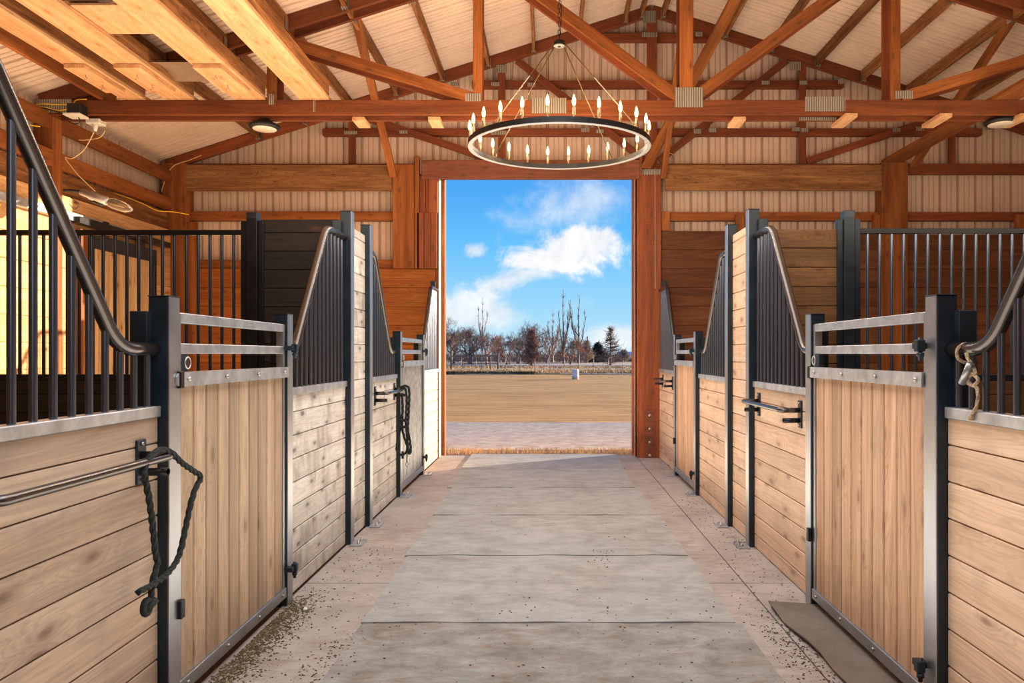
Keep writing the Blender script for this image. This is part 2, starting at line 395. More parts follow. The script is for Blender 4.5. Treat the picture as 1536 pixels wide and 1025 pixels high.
for _ in range(260):
    y = R.uniform(2.4, 4.0); x = -1.36+abs(R.gauss(0, .13)); a = R.random()*PI; L = R.uniform(.01, .03)
    mb.tube([(x, y, .012), (x+math.cos(a)*L/2, y+math.sin(a)*L/2, .018), (x+math.cos(a)*L, y+math.sin(a)*L, .012)], .0008, 3)
tag(mb.build('straw_litter', 'straw'), 'pale straw stalks scattered by the near left gate', 'litter', kind='stuff')
def dirt_pt():
    u = R.random()
    if u < .35: return (R.uniform(1.0, 1.25), 2.4+abs(R.gauss(0, .9)))
    if u < .6: return (-1.38+abs(R.gauss(0, .2)), R.uniform(2.4, 5))
    if u < .8: return (R.uniform(-1.3, 1.35), R.uniform(2.5, 4))
    return (1.38-abs(R.gauss(0, .12)), R.uniform(3.9, 7))
tag(crumbs(1100, dirt_pt, .002, .009).build('dirt_crumbs', 'manure'), 'brown dirt crumbs strewn over the aisle floor and mats', 'dirt', kind='stuff')
def dirt2(): return (R.uniform(-1.3, 1.35), 3.4+abs(R.gauss(0, 2.2)))
tag(crumbs(170, dirt2, .002, .009).build('dirt_specks', 'manure'), 'dark dirt specks scattered along the far aisle', 'dirt', kind='stuff')

CL = [(-1.33, 3.86, .07, 260, 'dark hay and manure heap at the foot of the near left hinge post'), (-.98, 3.2, .07, 150, 'brown crumbled manure along the left edge of the nearest mat'), (1.13, 3.4, .06, 160, 'manure crumbs along the curled edge of the side mat'), (1.2, 2.85, .09, 150, 'hay and dirt crumbs on the seam near the bottom right'), (1.33, 5.15, .05, 90, 'dirt gathered beside the base plate of the right tall post'), (.36, 4.78, .05, 60, 'dark scuffed droppings on the right of the third mat')]
for (cx_, cy_, sg, n_, lb) in CL:
    tag(crumbs(n_, lambda: (R.gauss(cx_, sg*.7), R.gauss(cy_, sg*2.2)), .002, .008).build('manure_crumbs', 'manure' if cx_ > 0 else 'hay'), lb, 'dirt', kind='stuff')
mb = MB(); mb.lathe((-1.27, 3.80, .002), [(.0, 0), (.022, 0), (.024, .012), (.014, .024), (0, .026)], 7, smooth=False); tag(mb.build('pebble', 'bolt'), 'small grey pebble beside the near left hinge post', 'pebble')
# ------------------------------------------------------------------ walls / roof
def profile(a0, a1, pitch=.234, depth=.045):
    """(position, offset) points of ribbed sheet, offset outward"""
    out = []; x = a0; 
    while x < a1:
        for dx, o in ((0, 0), (.008, depth), (.030, depth), (.038, 0), (.098, 0), (.101, .014), (.112, .014), (.115, 0), (.158, 0), (.161, .014), (.172, .014), (.175, 0)):
            if x+dx <= a1: out.append((x+dx, o))
        x += pitch
    out.append((a1, 0)); return out
# roof, two slopes
for side, xe, nm in ((-1, XL-.1, 'ceiling_left_slope'), (1, XR+.1, 'ceiling_right_slope')):
    pr = profile(-2.0, 9.85); vs = []; fs = []
    for (y, o) in pr:
        vs.append((CX, y, PEAK+.155+o)); vs.append((xe, y, hb(xe)+.155+o))
    for i in range(len(pr)-1): fs.append((2*i, 2*i+1, 2*i+3, 2*i+2))
    mb = MB(); mb.add(vs, fs, .5); struct(mb.build(nm, 'roof'))
# end wall cladding
mb = MB(); YW = 9.56
def clad_cols(x0, x1, zb):
    pr = profile(x0, x1, .234); vs = []; fs = []
    for (x, o) in pr: vs += [(x, YW+o, zb), (x, YW+o, hb(x)+.16)]
    for i in range(len(pr)-1): fs.append((2*i, 2*i+1, 2*i+3, 2*i+2))
    mb.add(vs, fs, .5)
clad_cols(XL, -1.44, -.1); clad_cols(-1.44, 1.15, 3.69); clad_cols(1.15, XR, -.1)
struct(mb.build('wall_back', 'clad'))
for x, nm in ((XL, 'wall_left'), (XR, 'wall_right')):
    mb = MB(); pr = profile(-2.0, 9.6); vs = []; fs = []; s = -1 if x < 0 else 1
    for (y, o) in pr: vs += [(x+s*o, y, -.1), (x+s*o, y, hb(x)+.17)]
    for i in range(len(pr)-1): fs.append((2*i, 2*i+1, 2*i+3, 2*i+2))
    mb.add(vs, fs, .5); struct(mb.build(nm, 'clad'))

def planks_h(mb, x0, x1, y, z0, z1, pitch, th=.038, first=None, face=-1, chamf=.004):
    """horizontal boards facing -Y (face=-1), running in X"""
    z = z0; k = first if first is not None else pitch
    nz = z0+k
    while z < z1-1e-4:
        t = min(nz, z1); mb.cbox(x0, x1, y, y+th, z+.0015, t-.0015, chamf); z = t; nz = z+pitch
    mb.box(x0, x1, y+th*.5, y+th*.9, z0, z1)
def planks_side(mb, y0, y1, xf, s, z0, z1, lines, th=.036, chamf=.004):
    """horizontal boards running in Y whose aisle face is at |x|=xf on side s"""
    zs = [z0]+[l for l in lines if z0+.01 < l < z1-.01]+[z1]
    for a, b_ in zip(zs, zs[1:]): mb.cbox(s*xf, s*(xf+th), y0, y1, a+.0022, b_-.0022, chamf)
    mb.box(s*(xf+th*.4), s*(xf+th*.9), y0, y1, z0, z1)
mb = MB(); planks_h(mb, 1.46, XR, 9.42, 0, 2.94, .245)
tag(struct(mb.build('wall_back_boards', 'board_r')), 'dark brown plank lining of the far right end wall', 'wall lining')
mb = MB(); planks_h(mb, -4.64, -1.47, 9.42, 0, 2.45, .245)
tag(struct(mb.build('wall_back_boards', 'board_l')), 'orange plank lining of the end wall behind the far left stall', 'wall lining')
mb = MB(); planks_side(mb, -2, 9.3, 4.84, -1, 0, 2.93, [.25*k-.05 for k in range(1, 13)])
tag(struct(mb.build('wall_left_boards', 'board_side')), 'pale plank lining of the left side wall', 'wall lining')

mb = MB(); pr = profile(XL, XR, .234); vs = []; fs = []
for (x, o) in pr: vs += [(x, -2.0-o, -.1), (x, -2.0-o, hb(x)+.16)]
for i in range(len(pr)-1): fs.append((2*i, 2*i+1, 2*i+3, 2*i+2))
mb.add(vs, fs, .5); struct(mb.build('wall_front_blocker', 'clad'))  # unseen wall, added to keep sky light from behind off the posts
# wooden posts in walls
def post(name, x0, x1, y0, y1, z0, z1, mat, label, cat='post'):
    mb = MB(); mb.cbox(x0, x1, y0, y1, z0, z1, .006)
    o = mb.build(name, mat); tag(o, label, cat, kind='structure'); return o
post('wall_post', -4.97, -4.66, 9.33, 9.55, 0, 3.80, 'fir_z', 'thick timber post in the far left corner')
post('wall_post', -2.01, -1.735, 9.36, 9.55, 2.45, 3.79, 'fir_z', 'broad timber post left of the doorway')
post('wall_post', 4.29, 4.63, 9.36, 9.55, 0, 3.82, 'fir_z', 'broad timber post in the end wall behind the right stall')
post('wall_post', -5.02, -4.835, 7.09, 7.23, 0, 3.67, 'fir_z', 'timber post of the left side wall carrying the roof truss')
post('wall_post', 7.5, 7.7, 7.09, 7.23, 0, 3.67, 'fir_z', 'timber post of the right side wall carrying the roof truss')
p = thing('door_post', (1.29, 9.47, 0), 'wide reddish timber post at the right of the doorway', 'post', kind='structure')
mb = MB(); mb.cbox(1.175, 1.455, 9.385, 9.55, 0, 3.70, .006); mb.build('post_timber', 'door_post', p)
mb = MB(); mb.cbox(1.138, 1.175, 9.395, 9.55, 0, 3.66, .004); mb.build('side_board', 'door_post', p)
mb = MB(); mb.cbox(1.25, 1.36, 9.379, 9.386, .0, .62, .002); bp = mb.build('bolted_plate', 'door_head', p)
for z in (.03, .2, .375, .55):
    mb = MB(); mb.tube([(1.305, 9.38, z), (1.305, 9.365, z)], .02, 12); mb.build('bolt', 'bolt', bp)
mb = MB(); mb.cbox(1.165, 1.45, 9.378, 9.386, 3.66, 3.73, .001); mb.build('nail_plate', 'nail', p)
# left door post built of studs
p = thing('door_post', (-1.6, 9.47, 0), 'doorway left post made of narrow stacked studs', 'post', kind='structure')
for k, (a, b_, z0, z1, dy) in enumerate([(-1.73, -1.67, 2.45, 3.9, 0), (-1.67, -1.59, 3.17, 3.65, .02), (-1.59, -1.55, 3.17, 3.65, .03), (-1.55, -1.43, 3.17, 3.65, 0),
                                  (-1.70, -1.61, 2.45, 3.17, 0), (-1.61, -1.52, 2.45, 3.17, .01), (-1.52, -1.44, 2.45, 3.17, 0)]):
    mb = MB(); mb.cbox(a, b_-.003, 9.38+dy, 9.55, z0, z1, .004); mb.build('stud', 'door_post' if k else 'fir_z', p)
mb = MB(); mb.cbox(-1.47, -1.425, 9.44, 9.56, 0, 2.45, .004); mb.build('stud', 'door_post', p)
mb = MB(); mb.cbox(-1.655, -1.635, 9.37, 9.38, 3.67, 3.87, .001); mb.build('nail_plate', 'nail', p)
# jamb trims and header
mb = MB(); mb.cbox(-1.425, -1.375, 9.6, 9.74, -.02, 3.69, .003); tag(struct(mb.build('trim_1', 'fir_z')), 'orange timber jamb on the left edge of the doorway', 'trim')
mb = MB(); mb.cbox(-1.428, -1.42, 9.42, 9.6, 0, 3.64, .002); tag(struct(mb.build('trim_2', 'white')), 'strip inside the left jamb, painted white for the sun on it', 'trim')  # white colour stands in for sunlight on the jamb edge
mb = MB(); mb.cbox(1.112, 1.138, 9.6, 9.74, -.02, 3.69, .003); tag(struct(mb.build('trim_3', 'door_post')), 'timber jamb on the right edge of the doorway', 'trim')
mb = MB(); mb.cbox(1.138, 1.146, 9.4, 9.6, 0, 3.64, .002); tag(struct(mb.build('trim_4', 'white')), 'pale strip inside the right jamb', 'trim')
mb = MB(); mb.cbox(-1.635, 1.172, 9.34, 9.38, 3.60, 3.84, .004); tag(struct(mb.build('door_header', 'door_head')), 'reddish timber header across the top of the doorway', 'beam')
mb = MB(); mb.cbox(-1.43, 1.15, 9.54, 9.74, 3.677, 3.71, .003); tag(struct(mb.build('trim_5', 'door_head')), 'soffit board under the doorway header', 'trim')
mb = MB(); mb.cbox(1.17, 1.2, 9.33, 9.345, 3.64, 3.9, .002); struct(mb.build('trim_6', 'door_head'))
# headers (engineered boards)
mb = MB(); mb.cbox(-4.66, -2.02, 9.33, 9.37, 3.44, 3.775, .004); h1 = tag(struct(mb.build('wall_header', 'lvl')), 'wide plywood-faced header board left of the doorway', 'beam')
mb = MB(); mb.cbox(1.50, 4.28, 9.33, 9.37, 3.445, 3.775, .004); tag(struct(mb.build('wall_header', 'lvl')), 'wide plywood-faced header board right of the doorway', 'beam')
# faint grade stamp on the left header
mb = MB()
for k in range(18):
    x = -3.55+k*.055
    if k in (3, 9, 14): continue
    mb.box(x, x+.035, 9.3285, 9.33, 3.60, 3.625)
for a in range(16):
    t = a*2*PI/16; t2 = (a+1)*2*PI/16
    mb.tube([(-3.72+.055*math.cos(t), 9.329, 3.612+.04*math.sin(t)), (-3.72+.055*math.cos(t2), 9.329, 3.612+.04*math.sin(t2))], .003, 4)
mb.box(-3.75, -3.69, 9.3285, 9.33, 3.618, 3.624); mb.box(-3.723, -3.717, 9.3285, 9.33, 3.59, 3.624)
M['groove'] = plain('groove_shade', (.09, .055, .03), .9)  # dark tone for the shade in the slat grooves
M['stamp'] = plain('ink_stamp', (.3, .13, .05), .8)
st = mb.build('grade_stamp', 'stamp'); st.parent = h1
# girts
def girt(x0, x1, z0, z1, lab, y0=9.45, mat='fir_dark'):
    mb = MB(); mb.cbox(x0, x1, y0, y0+.09, z0, z1, .003); tag(struct(mb.build('wall_girt', mat)), lab, 'girt')
girt(-4.66, -2.0, 3.08, 3.20, 'wall girt across the cladding left of the doorway, upper of two', mat='fir')
girt(-4.66, -2.0, 2.452, 2.57, 'wall girt just above the orange boards left of the doorway', mat='fir')
girt(1.46, 4.29, 3.08, 3.19, 'wall girt below the header board right of the doorway', mat='fir')
girt(4.63, 7.5, 3.08, 3.19, 'wall girt beyond the broad right end-wall post')
girt(-2.95, 5.65, 4.195, 4.285, 'long wall girt across the gable just above the chandelier ring', 9.47)
girt(-1.0, 3.85, 4.82, 4.91, 'wall girt across the upper gable', 9.47)
girt(.6, 2.1, 5.43, 5.53, 'shortest wall girt close under the gable peak', 9.47)
mb = MB(); mb.cbox(1.46, 1.57, 9.4, 9.45, 2.94, 3.19, .003); tag(struct(mb.build('wall_block', 'fir_z')), 'short upright block beside the doorway post under the right girt', 'block')
for x, l in ((2.42, 'short stud end above the boards behind the far right stall'), (4.2, 'short stud end against the left side of the broad right post'), (6.05, 'short stud end above the black grill at far right')):
    mb = MB(); mb.cbox(x, x+.12, 9.40, 9.45, 2.94, 3.15, .003); tag(struct(mb.build('wall_block', 'fir_z')), l, 'block')
for x in (-4.66,):
    mb = MB(); mb.cbox(-4.66, -4.55, 9.38, 9.44, 0, 3.05, .003); tag(struct(mb.build('wall_block', 'fir_z')), 'narrow stud beside the far left corner post', 'stud')
# left side wall timbers
def sg(z0, z1, y0, y1, lab, mat, x=-4.98, th=.05):
    mb = MB(); mb.cbox(x, x+th, y0, y1, z0, z1, .003); tag(struct(mb.build('wall_girt', mat)), lab, 'girt')
sg(3.545, 3.70, -2, 9.33, 'plate timber along the top of the left side wall', 'fir_y', -4.9)
sg(3.18, 3.34, -2, 9.33, 'girt along the left side wall between the cladding strips', 'fir_y', -4.89)
sg(2.93, 3.17, -2, 9.33, 'recessed brown timber above the pale left wall boards', 'rough', -4.95)
# sliding stall door on the left wall
t = thing('sliding_door', (-4.75, 8.17, 0), 'sliding plank stall door with black steel frame on the left side wall', 'door')
mb = MB(); n = 12
for k in range(n):
    a = 7.6+(8.74-7.6)*k/n; mb.cbox(-4.79, -4.765, a+.002, a+(8.74-7.6)/n-.002, .1, 2.5, .004)
mb.box(-4.79, -4.78, 7.6, 8.74, .1, 2.5); mb.build('door_planks', 'doorslat', t)
mb = MB()
mb.cbox(-4.80, -4.745, 7.52, 8.80, 2.45, 2.6, .003); mb.cbox(-4.80, -4.745, 7.52, 7.6, .05, 2.45, .003); mb.cbox(-4.80, -4.745, 8.74, 8.80, .05, 2.45, .003); mb.cbox(-4.80, -4.745, 7.6, 8.74, .05, .15, .003)
mb.build('door_frame', 'steel_dark', t)
mb = MB(); mb.cbox(-4.80, -4.71, 7.3, 9.05, 2.66, 2.73, .003); tr = mb.build('door_track', 'black_steel', t)
for y in (7.8, 8.5):
    mb = MB(); mb.cbox(-4.77, -4.74, y-.04, y+.04, 2.58, 2.76, .002); mb.build('hanger', 'black_steel', tr)
mb = MB(); mb.cbox(-4.82, -4.76, 5.2, 8.3, 2.68, 2.76, .003)
o = mb.build('steel_rail', 'galv'); tag(o, 'galvanized rail fixed along the pale left wall boards', 'rail')
mb = MB(); mb.cbox(-4.83, -4.76, 7.39, 7.51, 0, 2.62, .004); tag(struct(mb.build('trim_7', 'fir_z')), 'orange upright jamb left of the sliding stall door', 'trim')

# ------------------------------------------------------------------ trusses
def truss(y, lab, group, dx1, dx2, mat='fir', web=.10, plates=True, name='roof_truss'):
    t = thing(name, (CX, y, 3.667), lab, 'roof truss', group)
    w = .038; zb, zt = 3.667, 3.81; yc = y+w/2
    beam('bottom_chord', (-4.92, yc, (zb+zt)/2), (7.6, yc, (zb+zt)/2), w, zt-zb, 'fir_chord' if mat == 'fir' else mat, t)
    hh = .15*math.cos(math.atan(PITCH))
    for s in (-1, 1):
        xe = CX+s*6.28
        o = .075
        beam('top_chord', (CX, yc, PEAK+o), (xe, yc, hb(xe)+o), w, hh, 'fir_chord' if mat == 'fir' else mat, t)
    for x, ww in ((CX, .13), (CX-dx1, .09), (CX+dx1, .09), (CX-dx2, .09), (CX+dx2, .09)):
        beam('upright_web', (x, yc, zt), (x, yc, hb(x)+.02), w-.002, ww, mat, t)
    wy = yc
    for s in (-1, 1):
        x1 = CX+s*dx1; x2 = CX+s*dx2; xi = CX+s*(dx1-.2)
        beam('diagonal_web', (CX+s*.09, wy, zt+.04), (xi, wy, hb(xi)-.01), w-.004, web, mat, t)
        beam('diagonal_web', (x1+s*.06, wy, zt+.03), (x2-s*.02, wy, hb(x2)-.02), w-.004, web, mat, t)
    return t
ys = (7.05, 7.23)
t1 = truss(ys[0], 'roof truss crossing the aisle, nearer of the pair behind the chandelier', 'pair of roof trusses', 2.03, 4.03, web=.105)
t2 = truss(ys[1], 'roof truss crossing the aisle, farther of the pair behind the chandelier', 'pair of roof trusses', 2.03, 4.03, mat='fir_dark')
t3 = truss(9.41, 'gable truss set against the cladding of the end wall', None, 1.95, 3.89, mat='fir_dark', web=.09)
def nplate(t, y, x0, x1, z0, z1, rot=0):
    mb = MB(); mb.cbox(x0, x1, y-.003, y+.001, z0, z1, .0008); return mb.build('nail_plate', 'nail', t)
def PX(px, Y): return (px-823)*Y/1090
def PZ(py, Y): return 1.345+(531-py)*Y/1090
for (a, b_, c, d) in ((60, 108, 149, 169), (403, 411, 141, 157), (470, 473, 146, 168), (698, 722, 140, 152), (797, 850, 147, 170), (1012, 1055, 131, 161), (1208, 1268, 145, 167), (1343, 1369, 136, 148)):
    nplate(t1, 7.05, PX(a, 7.05), PX(b_, 7.05), PZ(d, 7.05), PZ(c, 7.05))
nplate(t2, 7.23, PX(1199, 7.23), PX(1256, 7.23), 3.668, 3.7); nplate(t2, 7.23, PX(797, 7.23), PX(850, 7.23), 3.668, 3.7)
for (px, py, w_, h_) in ((752, 103, 16, 12), (974, 25, 20, 18), (974, 52, 24, 7), (1048, 51, 12, 7), (1193, 99, 16, 13), (1148, 124, 12, 6), (1205, 124, 12, 6), (1263, 122, 12, 7), (797, 127, 12, 6), (743, 126, 12, 6), (682, 126, 12, 6), (1046, 197, 12, 7), (1069, 195, 12, 7), (1194, 194, 12, 6), (1207, 195, 12, 6), (1345, 195, 12, 6), (1380, 193, 12, 6),
                         (1205, 249, 18, 4), (605, 198, 12, 5), (526, 199, 20, 5), (878, 195, 12, 6), (900, 197, 12, 6), (748, 199, 24, 6), (1485, 192, 14, 6)):
    Y = 9.405; nplate(t3, Y+.002, PX(px-w_/2, Y), PX(px+w_/2, Y), PZ(py+h_/2, Y), PZ(py-h_/2, Y))
for px in (537, 651, 1110, 1271, 1411, 1530):
    x = PX(px, 7.1); mb = MB(); mb.cbox(x-.06, x+.06, 7.0 if px > 1200 else 7.1, 7.35, 3.628, 3.667, .003); mb.build('spacer_block', 'loft', t1)
# purlins
xs = []
k = 0
for s, w in ((-1, 'left'), (1, 'right')):
    for k in range(10):
        d = .14 if k == 0 else .35+.59*(k) - .35*0
        x = CX+s*(.14 if k == 0 else .59*k-.24)
        if abs(x-CX) > 6.15: continue
        mb = MB(); z = hb(x)+.01; hw = .019
        zt = hb(x)+.15-PITCH*.02
        mb.cbox(x-hw, x+hw, -1.8, 9.40, z, zt, .003)
        p = mb.build('roof_purlin', 'rough')
        lab = f'{ORD[k]} rough-sawn roof purlin {w} of the ridge' if k else f'rough-sawn roof purlin just {w} of the ridge'
        tag(p, lab, 'purlin', 'roof purlins')
        for yy in (7.0, 7.28, 9.36):
            mb = MB(); yb = yy; 
            mb.cbox(x-.03, x+.03, yb-.02, yb+.02, z-.004, z+.004, .001); mb.box(x-.031, x-.027, yb-.03, yb+.03, z-.02, z+.09); mb.box(x+.027, x+.031, yb-.03, yb+.03, z-.02, z+.09)
            mb.build('joist_hanger', 'nail', p)
# braces
def brace(p0, p1, w, h, lab, roll=0, mat='fir'):
    o = beam('roof_brace', p0, p1, w, h, mat, roll=roll); tag(o, lab, 'brace', 'slanting roof braces')
brace((-1.99, 9.32, 3.62), (-1.96, 7.32, 4.80), .089, .038, 'slim slanting brace rising from the post left of the doorway', mat='fir')
brace((1.47, 9.32, 3.60), (1.47, 7.30, 5.60), .07, .038, 'slim upright-looking brace rising beside the doorway right post')
brace((1.25, 9.34, 3.74), (2.15, 7.0, 5.42), .13, .038, 'wide pale slanting brace above the right end of the doorway', mat='fir')
brace((4.68, 9.32, 3.75), (4.70, 7.30, 4.78), .10, .038, 'orange slanting brace at upper right behind the truss')
# loft planks
def loft(x0, x1, y0, y1, z, lab, name='loft_plank', mat='loft'):
    mb = MB(); mb.cbox(x0, x1, y0, y1, z, z+.038, .004); return tag(mb.build(name, mat), lab, 'plank', 'planks laid over the trusses')
ZL = 3.811
pl = [(-4.14, -3.91), (-3.72, -3.44), (-3.045, -2.75), (-2.415, -2.13)]
pn = ['leftmost of the four pale planks overhead', 'second overhead plank from the left wall, beside the bright roof strip', 'third overhead plank from the left wall, with hooks on its short cleat', 'rightmost of the four pale planks overhead, without a cleat']
for i, ((a, b_), l) in enumerate(zip(pl, pn)):
    p = loft(a, b_, 1.2, 7.27, ZL, l)
    # upright joist carrying the right edge
    mb = MB(); mb.cbox(b_-.04, b_, 1.2, 7.05, ZL+.039, ZL+.16, .003); mb.build('joist', 'rough', p)
    if i < 3:
        mb = MB(); mb.cbox(a+.02, b_-.03, 6.17, 6.76, ZL-.039, ZL-.0005, .003); c = mb.build('cleat', 'loft', p)
        for yy in (6.32, 6.56):
            x = (a+b_)/2; mb = MB()
            pts = [(x, yy, ZL-.039), (x, yy, ZL-.06)]+[(x+.012*math.sin(q), yy, ZL-.072+.012*math.cos(q)) for q in [j*.6 for j in range(9)]]
            mb.tube(pts, .003, 6); mb.build('hook', 'bolt', c)
mb = MB(); mb.cbox(-4.36, -4.32, 1.2, 7.27, ZL, ZL+.14, .003); tag(mb.build('loft_joist', 'fir_y'), 'timber joist on edge left of the pale overhead planks', 'joist')
loft(4.30, 4.565, 1.2, 9.40, ZL, 'wide orange overhead timber at upper right running to the end wall', mat='fir_y')
mb = MB(); mb.cbox(-3.45, -2.95, 5.22, 5.69, ZL+.039, ZL+.057, .002); tag(mb.build('plywood_sheet', 'loft'), 'plywood piece lying across two overhead planks', 'plywood')
mb = MB(); mb.cbox(-3.5, -2.9, 4.7, 5.17, ZL+.039, ZL+.20, .02); tag(mb.build('storage_tote', 'rubber_black'), 'black plastic tote stored on the overhead planks', 'tote')
# dark cloth bundle on loft
mb = MB(); nx = 10; vs = []; fs = []
for j in range(6):
    for i in range(nx):
        vs.append((-3.5+.6*i/(nx-1), 6.25+.09*j, ZL+.045+.05*math.sin(j/5*PI)*(.6+.4*math.sin(i*1.9))))
for j in range(5):
    for i in range(nx-1): fs.append((j*nx+i, j*nx+i+1, (j+1)*nx+i+1, (j+1)*nx+i))
mb.add(vs, fs, smooth=True); M['cloth'] = plain('brown_cloth', (.2, .13, .09), .9)
o = mb.build('cloth', 'cloth'); tag(o, 'brown cloth bundled across the overhead planks', 'cloth')

# ------------------------------------------------------------------ stall fronts
LINES = [.095+.132*k for k in range(-1, 18)]
PY = {-1: dict(Z=1.42, A=2.66, B=3.87, C=5.115, D=5.66, E=6.82, F=8.06), 1: dict(Z=1.40, A=2.605, B=3.855, C=5.05, D=5.65, E=6.89, F=8.01)}
PT = .076
SN = {-1: 'left', 1: 'right'}
def spost(s, key, z1, lab, base):
    y = PY[s][key]; t = thing('stall_post', (s*1.428, y+PT/2, 0), lab, 'post', 'square steel stall posts')
    mb = MB(); mb.cbox(s*1.394, s*1.466, y, y+PT, 0, z1, .003); mb.build('shaded_post_tube', 'steel_dark', t)  # dark colour paints in the shade on the post's near face
    mb = MB(); mb.cbox(s*1.389, s*1.3945, y+.001, y+PT, 0, z1, .0015); mb.build('lit_face_strip', 'steel', t)  # thin lighter strip paints in the light on the aisle face
    mb = MB(); mb.cbox(s*1.388, s*1.468, y-.002, y+PT+.002, z1, z1+.004, .001); mb.build('post_cap', 'steel_dark', t)
    if base:
        mb = MB(); mb.cbox(s*1.305, s*1.39, y-.05, y+PT+.03, 0, .012, .002); b_ = mb.build('base_plate', 'galv', t)
        for yy in (y-.02, y+PT):
            mb = MB(); mb.lathe((s*1.335, yy, .012), [(.009, 0), (.009, .012), (.005, .012), (.005, .025), (0, .025)], 8); mb.build('anchor_bolt', 'bolt', b_)
HL, HT = 1.555, 2.35
names = {
 (-1, 'Z'): None, (1, 'Z'): None,
 (-1, 'A'): 'short steel post at the near side of the left gate, under the black rope', (1, 'A'): 'short steel post hinging the near right gate',
 (-1, 'B'): 'short steel post hinging the near left gate', (1, 'B'): 'short steel post at the latch side of the near right gate, with the ring',
 (-1, 'C'): 'tall steel post left of the bleached left plank column', (1, 'C'): 'tall steel post at the camera side of the right plank column',
 (-1, 'D'): 'tall steel post at the far side of the left plank column', (1, 'D'): 'tall steel post at the far side of the right plank column',
 (-1, 'E'): 'short steel post beside the far barred left gate, near the hung black rope', (1, 'E'): 'short steel post hinging the far right plank gate',
 (-1, 'F'): 'short steel post against the sunlit last left panel', (1, 'F'): 'short steel post at the latch side of the far right gate'}
for (s, k), l in names.items():
    if l is None: l = f'tall steel post ending the near {SN[s]} stall front'
    spost(s, k, HT if k in 'CDZ' else HL, l, k in 'CDEZF')
def panel(s, ya, yb, low_first, lab, mat, full_end=False):
    """bar-topped plank panel; ya<yb; low_first: pipe is low at ya"""
    t = thing('stall_front_panel', (s*1.45, (ya+yb)/2, 0), lab, 'stall panel', 'stall front panels with sloping pipe')
    mb = MB(); planks_side(mb, ya, yb, 1.43, s, .003, 1.118, LINES); mb.build('plank_infill', mat, t)
    mb = MB(); mb.cbox(s*1.415, s*1.475, ya+.005, yb-.005, 1.115, 1.155, .003); mb.build('sill_rail', 'galv', t)
    zl, zh = 1.362, 2.165
    if low_first: P = [(ya, zl), (ya+.17, zl), (ya+.76, zh), (yb, zh)]
    else: P = [(ya, zh), (yb-.83, zh), (yb-.23, zl), (yb, zl)]
    pts = fillet([(s*1.442, y, z) for y, z in P], .09, 7)
    mb = MB(); mb.tube(pts, .024, 16); mb.build('top_pipe', 'pipe', t)
    def zp(y):
        for (a, za), (b_, zb) in zip(P, P[1:]):
            if a <= y <= b_: return za+(zb-za)*(y-a)/(b_-a)
        return zl
    # end channels
    for y0, low in ((ya, low_first), (yb-.035, not low_first)):
        mb = MB(); z = 1.5 if low else 2.28
        mb.cbox(s*1.452, s*1.515, y0, y0+.035, .02, z, .003); mb.build('end_channel', 'steel_dark', t)
    n = int((yb-ya-.09)/.0775); st = (yb-ya-.09)/n
    for k in range(n+1):
        y = ya+.045+k*st
        mb = MB(); mb.tube([(s*1.445, y, 1.15), (s*1.445, y, zp(y)-.01)], .0115, 10, caps=False); mb.build('bar', 'bar', t)
    return t
